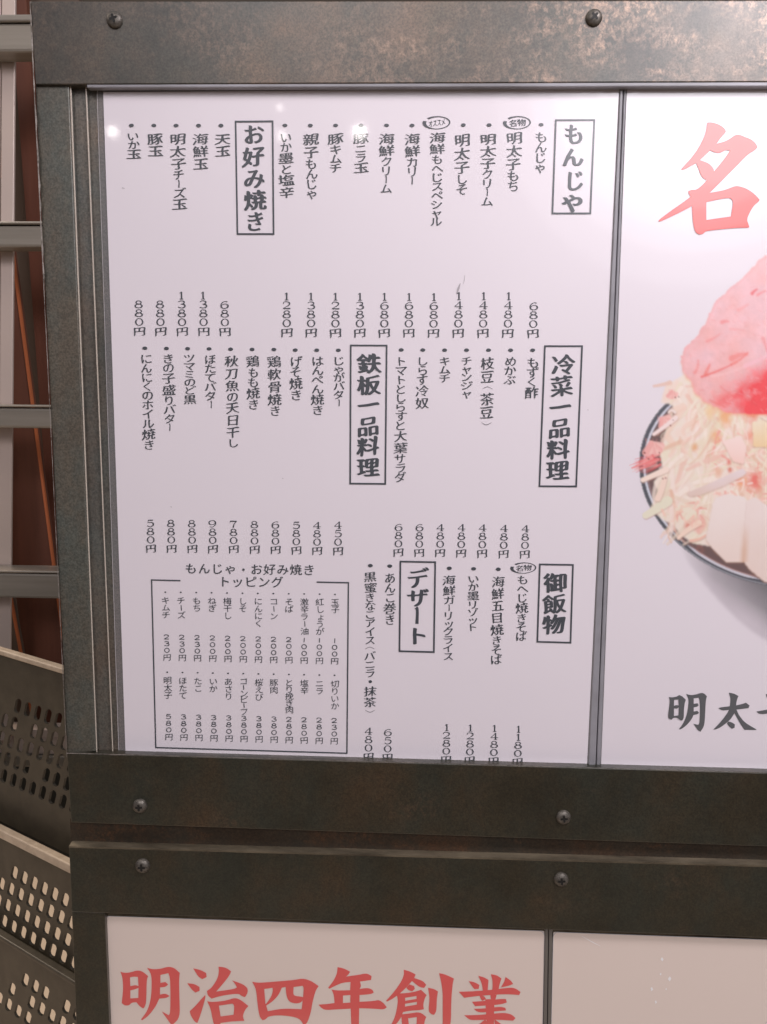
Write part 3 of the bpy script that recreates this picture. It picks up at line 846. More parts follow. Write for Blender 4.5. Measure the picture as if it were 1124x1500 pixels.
big('character', dish, M['ink_big'], 904, 800, 4.286, [[[(703,920),(735,925),(763,941),(752,968),(748,1000),(790,990),(810,983),(833,1001),(826,1017),(750,1026),(768,1066),(805,1110),(877,1151),(868,1155),(800,1153),(768,1106),(738,1048),(716,1086),(660,1132),(622,1151),(606,1150),(650,1105),(688,1056),(703,1028),(660,1033),(638,1018),(648,1012),(708,1005),(714,962)]], [[(698,1101),(720,1105),(741,1120),(738,1140),(722,1147),(703,1132),(690,1112)]]])
big('character', dish, M['ink_big'], 904, 800, 4.286, [[[(935,928),(965,936),(1030,930),(1062,922),(1090,945),(1070,962),(1030,990),(1028,1012),(1090,1004),(1120,998),(1142,1018),(1120,1034),(1030,1038),(1034,1110),(1014,1162),(992,1150),(962,1118),(990,1122),(994,1042),(920,1056),(890,1052),(876,1038),(990,1018),(988,985),(1010,962),(960,968),(940,950)]]])

O6, O7, S6 = (150, 1390), (460, 1390), 3.406
big('character', slogan, M['red'], *O6, S6, [
    [[(90,114),(110,120),(140,118),(175,106),(202,113),(229,136),(221,155),(220,275),(206,297),(190,290),(170,266),(145,268),(135,282),(112,283),(97,270),(105,200),(101,140)], [(138,142),(155,138),(178,140),(181,186),(168,180),(140,186)], [(140,207),(165,201),(181,194),(180,245),(140,247)]],
    [[(223,94),(250,102),(290,100),(330,88),(360,95),(387,120),(383,150),(385,250),(388,340),(356,376),(343,376),(320,345),(297,312),(332,331),(340,318),(340,150),(330,121),(290,130),(290,170),(315,165),(329,178),(315,190),(288,192),(288,228),(315,222),(336,235),(320,245),(285,248),(265,290),(230,335),(200,356),(193,352),(225,310),(243,250),(247,180),(245,125)]]])
big('character', slogan, M['red'], *O6, S6, [
    [[(453,97),(490,105),(518,120),(521,140),(500,151),(480,140),(465,115)]], [[(424,171),(460,175),(485,190),(486,209),(465,218),(448,205)]], [[(514,230),(515,245),(490,330),(475,369),(462,365),(440,330),(437,310),(460,290),(490,255)]],
    [[(580,89),(615,92),(643,112),(635,132),(610,165),(580,200),(568,213),(660,200),(672,192),(662,172),(648,157),(700,175),(725,195),(726,220),(712,241),(695,235),(680,222),(600,232),(545,248),(526,232),(522,210),(545,195),(575,150),(583,112)]],
    [[(523,261),(550,266),(620,258),(662,243),(692,255),(729,285),(712,305),(700,335),(709,359),(640,362),(590,370),(586,388),(560,386),(550,350),(540,295)], [(582,283),(650,273),(660,284),(655,329),(590,337)]]])
big('character', slogan, M['red'], *O6, S6, [[[(748,164),(780,170),(880,162),(960,155),(1000,147),(1040,158),(1080,186),(1065,206),(1050,260),(1040,320),(1022,372),(1005,381),(985,345),(900,330),(830,335),(815,352),(800,356),(785,340),(775,280),(768,200)],
    [(808,200),(850,194),(852,206),(845,235),(820,272),(814,276)], [(896,194),(915,190),(918,230),(930,262),(960,273),(990,269),(1000,256),(995,301),(900,297),(826,311),(818,283),(850,262),(880,230)], [(955,190),(1000,184),(1006,196),(1002,241),(985,237),(962,235),(952,225)]]])
big('character', slogan, M['red'], *O7, S6, [[[(118,91),(150,97),(181,114),(172,128),(160,138),(220,130),(265,121),(288,136),(285,155),(230,163),(236,186),(228,200),(268,194),(292,203),(299,218),(285,226),(228,230),(228,264),(300,260),(325,254),(350,272),(364,292),(348,303),(300,298),(226,296),(224,440),(205,453),(188,440),(184,298),(110,302),(48,306),(23,278),(60,276),(103,270),(100,228),(88,203),(120,208),(181,206),(183,165),(145,168),(110,182),(78,199),(71,194),(98,160),(116,122)], [(145,233),(182,230),(182,268),(145,270)]]])
big('character', slogan, M['red'], *O7, S6, [
    [[(448,104),(480,112),(508,128),(500,145),(545,160),(561,180),(550,195),(525,190),(490,160),(450,205),(400,245),(366,263),(360,259),(400,215),(435,165),(450,130)]], [[(476,177),(500,185),(504,200),(490,212),(470,205),(461,194)]],
    [[(410,222),(450,222),(500,215),(535,204),(563,231),(552,248),(545,280),(549,301),(525,306),(480,308),(445,315),(435,345),(400,388),(372,412),(380,390),(405,340),(416,290),(420,250)], [(455,244),(512,235),(513,249),(456,259)], [(455,274),(514,264),(514,278),(454,288)]],
    [[(436,327),(480,322),(530,314),(561,340),(552,360),(548,402),(450,412),(440,380)], [(470,346),(514,340),(512,381),(475,386)]],
    [[(570,194),(600,200),(619,212),(613,250),(612,310),(600,329),(585,326),(571,310),(578,250)]], [[(625,121),(655,127),(699,148),(692,175),(685,260),(684,380),(660,452),(628,420),(643,400),(643,300),(643,200)]]])
big('character', slogan, M['red'], *O7, S6, [
    [[(773,161),(800,165),(826,180),(822,200),(800,200),(785,180)]], [[(820,134),(850,142),(871,155),(866,220),(845,222),(838,170)]], [[(883,126),(915,132),(936,148),(925,180),(920,215),(890,218),(893,160)]], [[(956,140),(985,160),(994,175),(970,185),(933,192),(950,165)]],
    [[(723,214),(790,212),(880,205),(960,195),(1000,193),(1031,215),(1025,230),(960,225),(850,232),(790,238),(750,244)]], [[(826,230),(850,235),(859,250),(840,259),(830,246)]], [[(880,226),(912,230),(903,262),(885,262)]],
    [[(789,264),(850,260),(920,250),(958,250),(963,267),(930,278),(860,282),(805,286)]], [[(855,252),(902,250),(898,330),(900,440),(865,445),(860,330)]], [[(798,299),(860,297),(930,288),(955,294),(959,307),(900,312),(820,319)]],
    [[(750,331),(830,330),(940,318),(985,325),(1006,345),(995,358),(900,352),(800,356),(775,353)]], [[(855,352),(868,372),(800,415),(748,432),(800,395)]], [[(900,350),(955,390),(1015,420),(975,432),(905,395)]]])


# ------------------------------------------------------------------ the printed dish photograph on the right hand poster
def dish_print():
    X0, Y0, X1, Y1, ST = 916.0, 366.0, 1340.0, 960.0, 1.25
    W, H = int((X1 - X0) / ST), int((Y1 - Y0) / ST)
    gx, gy = np.meshgrid(X0 + (np.arange(W) + .5) * ST, Y0 + (np.arange(H) + .5) * ST)
    rng = np.random.default_rng(3)
    PAPER = np.array(lin(220, 205, 213)) / np.array((.76, .71, .755))

    def ink(*c): return np.minimum(.92, np.array(lin(*c)) / PAPER)     # printed colour that reads as c next to the paper
    rgb = np.zeros((H, W, 3)) + np.array((.76, .71, .755)); alpha = np.zeros((H, W))

    def blur(a, n):
        for _ in range(n):
            p = np.pad(a, 1, mode='edge')
            a = (p[1:-1, 1:-1] * 2 + p[:-2, 1:-1] + p[2:, 1:-1] + p[1:-1, :-2] + p[1:-1, 2:]) / 6
        return a

    def fbm(s, seed):
        r = np.random.default_rng(seed); out = np.zeros((H, W)); amp = 1.0
        for _ in range(4):
            h, w = int(H * ST / s) + 3, int(W * ST / s) + 3; g = r.random((h, w))
            yy, xx = (gy - Y0) / s, (gx - X0) / s; iy, ix = yy.astype(int), xx.astype(int); fy, fx = yy - iy, xx - ix
            fy, fx = fy * fy * (3 - 2 * fy), fx * fx * (3 - 2 * fx)
            out += amp * ((g[iy, ix] * (1 - fx) + g[iy, ix + 1] * fx) * (1 - fy) + (g[iy + 1, ix] * (1 - fx) + g[iy + 1, ix + 1] * fx) * fy - .5)
            s *= .5; amp *= .55
        return out

    def inside(P):
        r = np.zeros((H, W), bool); n = len(P)
        for i in range(n):
            (x0, y0), (x1, y1) = P[i], P[(i + 1) % n]
            if y0 == y1: continue
            c = ((y0 > gy) != (y1 > gy)) & (gx < (x1 - x0) * (gy - y0) / (y1 - y0) + x0); r ^= c
        return r.astype(float)

    def lay(cov, col):
        nonlocal rgb, alpha
        cov = np.clip(cov, 0, 1)
        rgb = rgb * (1 - cov[..., None]) + np.asarray(col) * cov[..., None]
        alpha = np.maximum(alpha, cov)

    def stroke(P, w0, w1, col, soft=.8, op=1.0):
        P = np.array(P, float); m = 8
        if len(P) == 3:
            t = np.linspace(0, 1, 9)[:, None]; P = P[0] * (1 - t) ** 2 + P[1] * 2 * t * (1 - t) + P[2] * t ** 2
        xs, ys = P[:, 0], P[:, 1]; wm = max(w0, w1) + 3
        a = max(0, int((xs.min() - wm - X0) / ST)); b = min(W, int((xs.max() + wm - X0) / ST) + 1)
        c = max(0, int((ys.min() - wm - Y0) / ST)); d = min(H, int((ys.max() + wm - Y0) / ST) + 1)
        if a >= b or c >= d: return
        sx, sy = gx[c:d, a:b], gy[c:d, a:b]; best = np.full(sx.shape, -9.0); n = len(P) - 1
        for i in range(n):
            v = P[i + 1] - P[i]; L = v @ v + 1e-9
            t = np.clip(((sx - P[i, 0]) * v[0] + (sy - P[i, 1]) * v[1]) / L, 0, 1)
            dd = np.hypot(sx - P[i, 0] - t * v[0], sy - P[i, 1] - t * v[1]); w = w0 + (w1 - w0) * (i + t) / n
            best = np.maximum(best, w / 2 - dd)
        cov = np.clip(best / soft + .5, 0, 1) * op
        rgb[c:d, a:b] = rgb[c:d, a:b] * (1 - cov[..., None]) + np.asarray(col) * cov[..., None]
        alpha[c:d, a:b] = np.maximum(alpha[c:d, a:b], cov)

    CX, CYB = 1142.0, 700.0
    ANG = R_(13)

    def rim(t, k=1.0):
        # tilted ellipse of the bowl's mouth
        a, b = 208 * k, 158 * k
        x, y = a * math.cos(t), b * math.sin(t)
        return (CX + x * math.cos(ANG) - y * math.sin(ANG), CYB + x * math.sin(ANG) + y * math.cos(ANG))
    # outside of the bowl, grey glaze going darker towards the middle
    wall = [(997, 800), (1009, 826), (1030, 854), (1056, 883), (1079, 906), (1102, 925), (1126, 940), (1180, 956), (1300, 950), (1340, 900), (1340, 700), (1130, 760)]
    c = blur(inside(wall), 9)
    g = np.clip((gx - .55 * (gy - 800) - 985) / 150, 0, 1)
    g2 = np.clip((938 - gy + .62 * (gx - 1124)) / 70, 0, 1)
    dark = np.clip(g * .75 + .25 * g2, 0, 1) * np.clip(g2 * 1.6, .25, 1)
    dark += .10 * fbm(60, 5)
    dark = np.clip(dark, 0, 1)[..., None]
    lay(c * np.clip((gx - 985) / 60, .0, 1), np.array(ink(202, 186, 195)) * (1 - dark) + np.array(ink(78, 77, 78)) * dark)
    # mouth of the bowl
    ell = [rim(i / 80 * 2 * PI) for i in range(80)]
    lay(blur(inside(ell), 1), ink(84, 82, 90))
    lay(blur(inside([rim(i / 80 * 2 * PI, .952) for i in range(80)]), 1), ink(108, 84, 84))
    for a0, a1, kk, w, col in ((2.2, 3.75, .962, 3.0, (204, 198, 210)), (1.55, 2.15, .955, 3.6, (200, 190, 200)), (2.25, 3.0, .945, 1.6, (150, 120, 122)), (1.5, 2.15, .94, 1.6, (160, 120, 118)), (1.4, 2.3, .99, 1.3, (150, 146, 154))):
        n = 26; P = [rim(a0 + (a1 - a0) * i / n, kk) for i in range(n + 1)]
        for i in range(n): stroke([P[i], P[i + 1]], w * min(1, 6 * min(i + 1, n - i) / n), w * min(1, 6 * min(i + 1, n - i) / n), ink(*col), 1.0)
    lay(blur(((fbm(22, 8) > .35) & (inside([rim(i / 80 * 2 * PI, .95) for i in range(80)]) > 0)).astype(float), 2) * .6, ink(140, 92, 88))
    # heap of shredded cabbage
    heap = [(1003, 548), (990, 556), (975, 566), (968, 590), (984, 592), (990, 606), (974, 640), (966, 660), (972, 690), (958, 706), (968, 726), (956, 744), (945, 754), (962, 752), (972, 762), (985, 768), (998, 784), (1016, 796), (1040, 800), (1080, 800), (1340, 780), (1340, 520), (1100, 520)]
    lay(blur(inside(heap), 2), ink(228, 206, 198))
    tone = fbm(34, 11)
    lay(blur(inside(heap), 2) * np.clip(tone * 1.2, 0, .8), ink(232, 190, 176))
    lay(blur(inside(heap), 2) * np.clip(-tone * 1.1, 0, .7), ink(224, 208, 182))
    pal = [(232, 212, 200), (226, 208, 188), (228, 212, 196), (236, 216, 208), (224, 200, 184), (232, 198, 186), (226, 180, 168), (222, 206, 184), (238, 220, 214), (220, 172, 150), (236, 214, 210)]
    for i in range(520):
        u = rng.random() ** .8; x = 975 + 250 * u + rng.normal(0, 10); y = 560 + 215 * rng.random()
        if x < 962 + 12 * rng.random(): continue
        L = rng.uniform(18, 60); a = rng.normal(1.9 if x < 1050 else 1.4, .55)
        dx, dy = math.cos(a) * L, math.sin(a) * L; bx = rng.normal(0, 13)
        e = (x + dx, y + dy)
        if e[0] < 950 or e[1] > 800: continue
        w = rng.uniform(1.6, 9.5)
        col = pal[rng.integers(len(pal))]
        stroke([(x + 1, y + 1.5), (x + dx / 2 + bx + .8, y + dy / 2 + 1.2), (e[0] + .8, e[1] + 1.2)], w, w * .5, ink(214, 168, 146), 2.4, .28)
        stroke([(x, y), (x + dx / 2 + bx, y + dy / 2), e], w, w * .5, ink(*col), 2.4, .62)
    # warm gaps between the shreds
    for x, y, r, cc in ((1018, 655, 5, (218, 160, 120)), (1050, 640, 9, (226, 168, 128)), (1062, 610, 12, (226, 160, 110)), (1086, 704, 9, (230, 150, 108)), (1052, 690, 7, (224, 172, 150)), (1024, 768, 9, (224, 120, 108)), (1008, 770, 6, (214, 130, 118)), (1100, 600, 16, (222, 120, 96)), (1040, 604, 8, (228, 190, 150)), (1068, 676, 4, (212, 84, 76)), (1070, 688, 4, (206, 100, 80)), (1106, 704, 13, (222, 100, 92)), (1102, 640, 10, (226, 150, 130))):
        dd = np.hypot((gx - x) / r, (gy - y) / (r * 1.3)) + .5 * fbm(9, int(x)); lay(np.clip(1.25 - dd, 0, 1) * .85, ink(*cc))
    for i in range(110):      # tangled pinkish slivers
        x, y = rng.uniform(1046, 1200), rng.uniform(628, 740); a = rng.uniform(0, PI); L = rng.uniform(6, 26)
        stroke([(x, y), (x + math.cos(a) * L / 2 + rng.normal(0, 4), y + math.sin(a) * L / 2), (x + math.cos(a) * L, y + math.sin(a) * L)], rng.uniform(1.5, 5), 1, ink(*((234, 200, 192), (230, 178, 166), (236, 210, 204), (226, 150, 140))[rng.integers(4)]), 1.0, .75)
    # little shrimps round the edge
    def shrimp(x, y, r, a, tail=True):
        for k in range(9):
            t = a + k * .24; stroke([(x, y), (x + math.cos(t) * r, y + math.sin(t) * r)], r * .55, r * .7, ink(*((230, 172, 168), (232, 184, 178), (226, 160, 156))[k % 3]), 1.5, .9)
        for k in range(4): stroke([(x - r * .5 + k * r * .35, y - r * .5), (x - r * .4 + k * r * .3, y + r * .5)], .8, .5, ink(222, 140, 138), 1, .6)
    shrimp(954, 650, 15, .2); shrimp(969, 614, 11, -.3); shrimp(984, 574, 8, .4)
    for k in range(30):       # feathery red legs
        x0, y0 = rng.uniform(950, 970), rng.uniform(666, 682); x1 = rng.uniform(922, 946); y1 = y0 + (x0 - x1) * .34 + rng.normal(0, 3)
        stroke([(x0, y0), ((x0 + x1) / 2, (y0 + y1) / 2 + rng.normal(0, 2)), (x1, y1)], rng.uniform(2, 5), .8, ink(*((224, 92, 96), (228, 130, 130), (230, 168, 164), (214, 72, 80))[rng.integers(4)]), 1.6, .6)
    for P, w0, w1, cc in (([(942, 703), (958, 696), (976, 688)], 7, 9, (234, 206, 196)), ([(958, 636), (976, 624), (990, 612)], 5, 7, (232, 206, 204)), ([(980, 604), (984, 598), (989, 604)], 3, 4, (228, 204, 200)), ([(946, 755), (962, 746), (978, 734)], 10, 15, (222, 208, 190)), ([(964, 730), (972, 712), (974, 700)], 9, 7, (232, 200, 188)), ([(994, 788), (1006, 776), (1024, 766)], 5, 9, (232, 200, 186)), ([(1012, 792), (1026, 791), (1034, 784)], 4, 3, (228, 178, 162))):
        stroke([(p[0] + .8, p[1] + 1.5) for p in P], w0, w1, ink(180, 128, 112), 2, .5); stroke(P, w0, w1, ink(*cc), 1.3)
    for x, y, r in ((944, 663, 2.6), (950, 672, 2), (971, 701, 1.8), (975, 700, 1.8), (989, 582, 1.8), (994, 581, 1.6), (982, 623, 2), (986, 615, 1.2), (966, 663, 1.6)): stroke([(x, y), (x + .6, y + .5)], r, r, ink(142, 66, 62), 1)
    for i in range(26):
        x, y = 996 + rng.normal(10, 14), 750 + rng.normal(0, 11); a = rng.uniform(0, PI); stroke([(x, y), (x + 9 * math.cos(a), y + 9 * math.sin(a))], 3.5, 1.5, ink(*((232, 176, 162), (230, 190, 174), (224, 150, 140))[rng.integers(3)]), 1.5, .7)
    # blocks of white rice cake
    for P, c0, c1 in (([(1049, 729), (1062, 724), (1090, 727), (1100, 742), (1094, 790), (1089, 823), (1064, 823), (1046, 806), (1034, 790), (1040, 760), (1044, 738)], (228, 208, 206), (224, 198, 192)),
                      ([(1094, 734), (1106, 728), (1126, 742), (1180, 760), (1200, 820), (1150, 860), (1120, 852), (1098, 834), (1088, 820), (1091, 770)], (226, 204, 202), (220, 192, 185)),
                      ([(1006, 722), (1040, 708), (1075, 692), (1088, 686), (1094, 692), (1088, 698), (1060, 712), (1024, 726), (1010, 727)], (222, 200, 204), (216, 186, 178)),
                      ([(1102, 618), (1124, 615), (1160, 618), (1164, 650), (1130, 656), (1104, 654)], (228, 206, 186), (226, 190, 150)),
                      ([(1112, 610), (1120, 604), (1130, 610), (1124, 617)], (230, 210, 200), (226, 200, 190)),
                      ([(1058, 646), (1086, 638), (1094, 655), (1090, 680), (1074, 676)], (234, 204, 200), (232, 190, 182))):
        cv = blur(inside([(x, y + 1.6) for x, y in P]), 2); lay(cv * .55, ink(176, 126, 104))
        cv = blur(inside(P), 1); ys = [p[1] for p in P]; t = np.clip((gy - min(ys)) / (max(ys) - min(ys)), 0, 1)[..., None]
        t = np.clip(t + .25 * fbm(26, int(P[0][0]))[..., None], 0, 1); lay(cv, np.array(ink(*c0)) * (1 - t) + np.array(ink(*c1)) * t)
    dd = np.abs(gx - 1091 + .06 * (gy - 800)) / 8; lay(np.clip(1 - dd, 0, 1) * np.clip((gy - 765) / 40, 0, 1) * (gy < 824) * .7, ink(206, 158, 132))
    # the lump of spicy roe on top
    roe = [(1121, 373), (1106, 388), (1092, 403), (1074, 419), (1057, 433), (1047, 443), (1042, 456), (1036, 470), (1027, 486), (1019, 497), (1008, 505), (1000, 516), (997, 530), (1001, 546), (1012, 558), (1018, 573), (1030, 587), (1046, 595), (1062, 603), (1082, 607), (1110, 608), (1160, 604), (1240, 560), (1262, 500), (1230, 410), (1170, 370)]
    jit = []
    for i in range(len(roe)):
        (xa, ya), (xb, yb) = roe[i], roe[(i + 1) % len(roe)]
        for q in range(4): jit.append((xa + (xb - xa) * q / 4 + rng.normal(0, 1.1), ya + (yb - ya) * q / 4 + rng.normal(0, 1.1)))
    cv = blur(inside([(x, y + 3) for x, y in jit]), 5); lay(cv * .5, ink(226, 150, 110))
    cv = blur(inside(jit), 2)
    n1, n2 = fbm(40, 21), fbm(9, 22)
    red = np.clip((gy - (575 - .62 * (gx - 1085)) + 34) / 36, 0, 1) * np.clip((gx - 1040 + 60 * n1) / 55, 0, 1)
    edge = blur(inside(jit), 26)
    warm = np.clip(.35 + 1.0 * n1 + (gy - 520) / 260, 0, 1)
    col = np.array(ink(227, 178, 184)) * (1 - warm[..., None]) + np.array(ink(228, 164, 162)) * warm[..., None]
    rim_ = np.clip(1.5 - edge * 1.7, 0, .7)[..., None]
    col = col * (1 - rim_) + np.array(ink(228, 150, 148)) * rim_
    r = np.clip(red + .25 * n2 * (red > .02) * (red < .98), 0, 1)[..., None]
    col = col * (1 - r) + np.array(ink(228, 78, 84)) * r
    col = col * (1 + .07 * n2[..., None] + .05 * (rng.random((H, W, 1)) - .5))
    lay(cv, np.clip(col, 0, .95))
    for P, w, cc, op in (([(1028, 552), (1050, 545), (1072, 534)], 3.2, (222, 86, 84), .8), ([(1072, 534), (1088, 526), (1096, 516)], 4, (226, 110, 106), .7), ([(1072, 525), (1085, 518), (1094, 519)], 9, (226, 120, 116), .6),
                         ([(1034, 548), (1037, 540), (1040, 534)], 6, (226, 112, 106), .7), ([(1018, 546), (1024, 538), (1023, 528)], 5, (228, 124, 118), .6), ([(1036, 500), (1046, 496), (1054, 490)], 4, (228, 130, 128), .6),
                         ([(1058, 472), (1063, 470), (1067, 471)], 6, (226, 128, 128), .7), ([(1102, 430), (1105, 426), (1109, 424)], 5, (216, 84, 90), .8), ([(1110, 432), (1116, 428), (1122, 426)], 4, (226, 120, 124), .7), ([(1082, 454), (1090, 450), (1096, 446)], 5, (230, 140, 140), .5), ([(1070, 482), (1080, 482), (1090, 484)], 3, (228, 140, 140), .5),
                         ([(1042, 551), (1070, 548), (1092, 536)], 4, (236, 188, 190), .5), ([(1092, 536), (1106, 530), (1126, 520)], 7, (232, 176, 186), .7), ([(1118, 496), (1122, 505), (1124, 515)], 6, (226, 130, 132), .6), ([(1056, 566), (1064, 574), (1074, 580)], 3, (224, 116, 112), .5), ([(1040, 586), (1050, 592), (1062, 596)], 3, (220, 96, 92), .5)):
        stroke(P, w, w * .5, ink(*cc), 3.0, op)
    for i in range(240):
        x, y = rng.uniform(1000, 1130), rng.uniform(420, 600)
        a = rng.normal(.4, .5); stroke([(x, y), (x + 5 * math.cos(a), y + 5 * math.sin(a))], 1.2, .8, ink(*((236, 190, 194), (226, 130, 130))[i % 2]), 1.4, .28 * float(cv[min(H - 1, max(0, int((y - Y0) / ST))), min(W - 1, int((x - X0) / ST))]))
    soft = np.stack([blur(rgb[..., i], 1) for i in range(3)], -1); rgb = np.where(alpha[..., None] > .6, soft, rgb)
    # mesh with the colours of the print
    vid = -np.ones((H, W), int); use = alpha > .02
    pad = use.copy(); pad[1:] |= use[:-1]; pad[:-1] |= use[1:]; pad[:, 1:] |= use[:, :-1]; pad[:, :-1] |= use[:, 1:]
    iy, ix = np.nonzero(pad); vid[iy, ix] = np.arange(len(iy))
    p00, p10, p01 = at(X0, Y0, -.0001), at(X1, Y0, -.0001), at(X0, Y1, -.0001)
    M_ = np.array(MC); d = np.stack([gx[iy, ix] - PW / 2, gy[iy, ix] - PH / 2, np.full(len(iy), FPX)], 1) @ M_.T
    t = (-.00003 - CAMLOC.y) / d[:, 2]
    V = np.stack([d[:, 0] * t + CAMLOC.x, np.full(len(iy), -.00003), -d[:, 1] * t + CAMLOC.z], 1) - np.array(wpos(dish))
    q = np.stack([vid[:-1, :-1], vid[1:, :-1], vid[1:, 1:], vid[:-1, 1:]], -1).reshape(-1, 4); q = q[(q >= 0).all(1)]
    me = bpy.data.meshes.new('dish_photo'); me.from_pydata(V.tolist(), [], q.tolist())
    ca = me.color_attributes.new('print', 'FLOAT_COLOR', 'POINT')
    ca.data.foreach_set('color', np.concatenate([np.clip(rgb[iy, ix], .01, .95), np.ones((len(iy), 1))], 1).astype(np.float32).ravel())
    me.materials.append(M['photo'])
    o = bpy.data.objects.new('dish_photo', me); COL.objects.link(o); o.parent = dish


dish_print()

# ------------------------------------------------------------------ behind the sign, at its left: a steel rack, leaning boards, stacked baskets
YK = .42
rack = thing('storage_rack', 'grey brushed steel rack with four level rails and a pale post, left behind the sign', 'storage rack', Vector((at(10, 600, YK).x, YK, 0)))


def rail(y0l, y1l, slope, name='rail'):
    a, b = at(0, y0l, YK), at(0, y1l, YK)
    x0, x1 = at(-260, y0l, YK).x, at(330, y0l, YK).x
    return box(name, (x0, YK, b.z), (x1, YK + .03, a.z), M['steel'], rack, .003)


for y0, y1 in ((34, 76), (330, 362), (597, 627), (839, 876)): rail(y0, y1, 0)
a, b = at(3.5, 0, YK), at(19.5, 0, YK)
slab('post', [(3.2, -70), (23, -70), (14.5, 1085), (-3.5, 1085)], YK + .031, YK + .035, M['pale_steel'], rack, .001)
slab('post', [(-40, -70), (1.6, -70), (-6, 1085), (-46, 1085)], YK + .031, YK + .035, M['pale_steel'], rack, .001)
for y0, y1 in ((22, 33), (324, 329), (592, 596), (834, 838)):       # rolled lips on the rails
    a, b = at(0, y0, YK), at(0, y1, YK)
    box('shelf_lip', (at(-260, y0, YK).x, YK - .003, b.z), (at(330, y0, YK).x, YK + .028, a.z - .0004), M['lip_steel'], rack, .0015)
box('shelf', (at(-260, 500, YK).x, YK + .045, .935), (at(330, 500, YK).x, YK + .26, .95), M['steel'], rack, .002)


box('drawer', (at(-260, 500, YK).x, YK + .05, .80), (at(330, 500, YK).x, YK + .24, .933), M['dark_box'], rack, .002)
ct = thing('carton', 'low pale carton on the rack shelf, glimpsed through slots of the topmost basket', 'carton', Vector((at(60, 1080, YK).x, YK + .058, .951)))
box('box_body', (at(-60, 1080, YK).x, YK + .049, .951), (at(190, 1080, YK).x, YK + .068, .974), M['pale_steel'], ct, .001)
box('lid', (at(-61, 1080, YK).x, YK + .047, .9745), (at(191, 1080, YK).x, YK + .070, .984), M['pale_steel'], ct, .001)


def board(label, top, foot, w, y, m, edge=0.0, th=.012):
    """a flat board leaning sideways behind the rack; top and foot are the spots of its right edge"""
    p0, p1 = at(*top, y), at(*foot, y)
    d = (p1 - p0).normalized(); s = Vector((d.z, 0, -d.x))
    s = -s if s.x > 0 else s
    ext = (p0.z - 1.95) / -d.z
    p0 = p0 + d * ((p0.z - 2.0) / -d.z if d.z < 0 else 0) * 1.0
    p1 = p1 + d * ((p1.z - .951) / -d.z)
    bw = (at(w, 600, y) - at(0, 600, y)).length
    t = thing('leaning_board', label, 'board', Vector((p1.x, y, .95)), 'boards leaning behind the rack')
    q = [p0 + s * bw, p0, p1, p1 + s * bw]
    v = q + [Vector((c.x, c.y + th, c.z)) for c in q]
    f = [(0, 1, 2, 3), (7, 6, 5, 4), (0, 4, 5, 1), (1, 5, 6, 2), (2, 6, 7, 3), (3, 7, 4, 0)]
    recalc(mesh('panel', v, f, m, t))
    if edge:
        ew = (at(edge, 600, y) - at(0, 600, y)).length
        q = [p0, p0 - s * ew, p1 - s * ew, p1]
        v = [Vector((c.x, c.y - .003, c.z)) for c in q] + [Vector((c.x, c.y + .001, c.z)) for c in q]
        recalc(mesh('edging', v, f, M['orange'], t))
    return t


board('red brown board with bright orange edging leaning behind the steel rack', (21, 395), (78, 828), 62, YK + .10, M['red_wood'], 3.2)
board('narrow red brown strip leaning beside the top of the sign, without edging', (45, 90), (62, 330), 22, YK + .16, M['red_wood'])
board('lower red brown board with a short orange edge showing above the baskets', (17, 885), (28, 945), 60, YK + .075, M['grey_wood'], 3.0)
board('dark grey brown board nearest the wall, filling the gaps behind the red boards', (120, 100), (150, 900), 175, YK + .20, M['grey_wood'])

# baskets: we look into them at the far side wall, full of upright slots
YAWB = R_(31)
RD = Vector((math.cos(YAWB), -math.sin(YAWB), 0)); ND = Vector((-math.sin(YAWB), -math.cos(YAWB), 0))


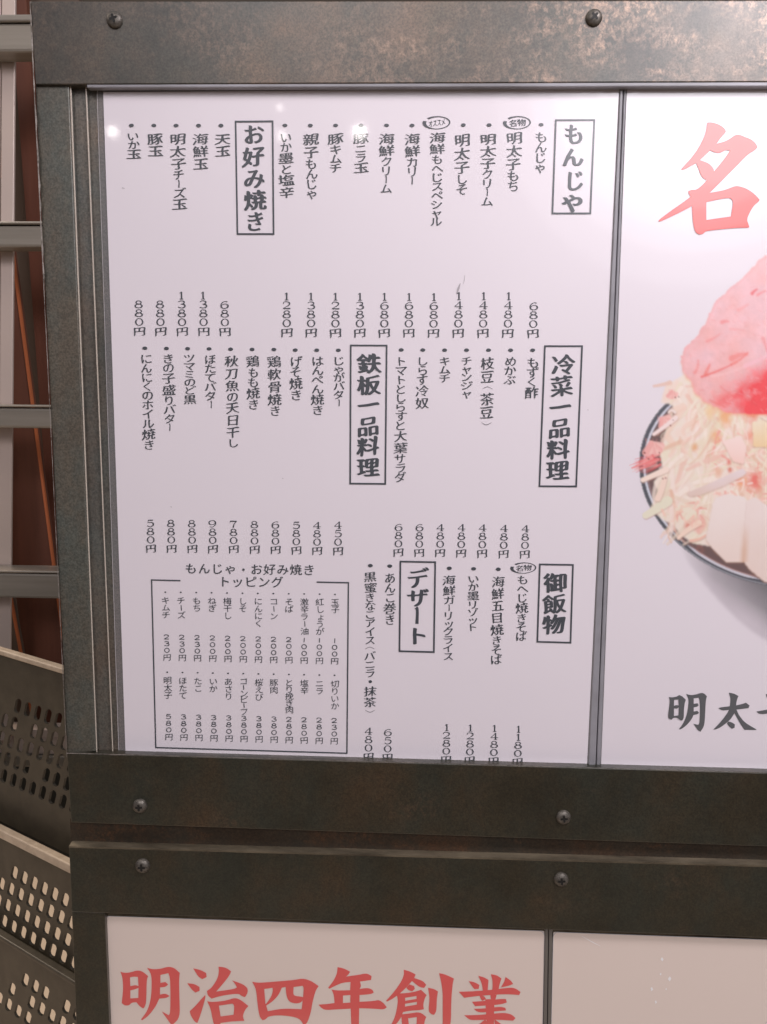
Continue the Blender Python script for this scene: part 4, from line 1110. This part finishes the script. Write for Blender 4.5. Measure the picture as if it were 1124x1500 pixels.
def basket(label, corner, rim_h, rows, first, depth, seed, skip=(), rim_m=None):
    """corner: a point on the top edge of the far wall; the far wall runs along RD, the body lies on the ND side"""
    rnd = random.Random(seed)
    t = thing('plastic_basket', label, 'basket', Vector((corner.x, corner.y, corner.z - depth)), 'stacked slotted baskets')
    L0, L1 = -.20, .20
    DN = (Vector((0, 0, -1)) - RD * .38).normalized()          # the slots slant
    up_, vp = .0172, .0235
    v, f = [], []

    def P(u, w, k=0.0): return corner + RD * u + DN * w + ND * k
    S = 12

    def cell(u0, w0, hole):
        b = len(v); u1, w1 = u0 + up_, w0 + vp
        if not hole:
            v.extend([P(u0, w0), P(u1, w0), P(u1, w1), P(u0, w1)]); f.append((b, b + 1, b + 2, b + 3)); return
        cu_, cw = (u0 + u1) / 2, (w0 + w1) / 2; hw, hh = up_ * .31, vp * .40
        ang = [PI / 4 + 2 * PI * i / S for i in range(S)]
        for a in ang:
            c, s = math.cos(a), math.sin(a); m = max(abs(c), abs(s)); v.append(P(cu_ + c / m * up_ / 2, cw + s / m * vp / 2))
        for a in ang:
            c, s = math.cos(a), math.sin(a)
            yy = (hh - hw) * (1 if s > 1e-6 else -1 if s < -1e-6 else 0)
            v.append(P(cu_ + c * hw, cw + s * hw + yy))
        for i in range(S):
            j = (i + 1) % S; f.append((b + i, b + j, b + S + j, b + S + i))
    nu = int((L1 - L0) / up_)
    for i in range(nu):
        u0 = L0 + i * up_
        b = len(v); v.extend([P(u0, 0), P(u0 + up_, 0), P(u0 + up_, first), P(u0, first)]); f.append((b, b + 1, b + 2, b + 3))
        for r in range(rows): cell(u0, first + r * vp, (r, i) not in skip)
        b = len(v); w = first + rows * vp; v.extend([P(u0, w), P(u0 + up_, w), P(u0 + up_, depth), P(u0, depth)]); f.append((b, b + 1, b + 2, b + 3))
    o = mesh('slotted_wall', v, f, M['basket'], t)
    bm_ = bmesh.new(); bm_.from_mesh(o.data); bmesh.ops.remove_doubles(bm_, verts=bm_.verts, dist=.00005); bm_.to_mesh(o.data); bm_.free()
    sd = o.modifiers.new('thick', 'SOLIDIFY'); sd.thickness = .0028; sd.offset = 0
    # side walls and floor; the far side is open
    D = -.06
    A, B = P(L0, 0), P(L1, 0); A2, B2 = P(L0, depth), P(L1, depth)
    C, Dd = A + ND * D, B + ND * D; C2, D2 = A2 + ND * D, B2 + ND * D
    o = mesh('wall', [A, A2, C2, C], [(0, 1, 2, 3)], M['basket'], t); sd = o.modifiers.new('thick', 'SOLIDIFY'); sd.thickness = .003
    o = mesh('wall', [B, B2, D2, Dd], [(0, 1, 2, 3)], M['basket'], t); sd = o.modifiers.new('thick', 'SOLIDIFY'); sd.thickness = .003
    # rolled rim along the top
    rv = [q + Vector((0, 0, z)) for z in (.001, .001 - rim_h) for q in (A + ND * .005, B + ND * .005, B - ND * .004, A - ND * .004)]
    rf = [(0, 1, 2, 3), (7, 6, 5, 4), (0, 4, 5, 1), (1, 5, 6, 2), (2, 6, 7, 3), (3, 7, 4, 0)]
    bevel(recalc(mesh('rim', rv, rf, rim_m or M['rim'], t)), .0016, 3)
    return t


def at_depth(px_, py_, dep):
    d = to_world(MC @ Vector((px_ - PW / 2, py_ - PH / 2, FPX))); return CAMLOC + d * (dep / FPX)


basket('topmost slotted plastic basket of the stack, pale rim sloping down below the rack', at_depth(44, 963, .86), .006, 5, .050, .216, 1, {(0, 9), (0, 10), (1, 12), (3, 14), (3, 9)})
basket('middle slotted plastic basket with a broad pale rim and bright oblong gaps', at_depth(50, 1236, .86), .010, 4, .036, .135, 2, {(0, i) for i in range(0, 10)})
basket('lowest visible slotted basket, dark, under the one with bright oblong gaps', at_depth(50, 1396, .86), .005, 3, .028, .14, 3, {(0, i) for i in range(0, 11)} | {(1, 11), (2, 13), (0, 14), (1, 9), (2, 8)}, M['basket'])
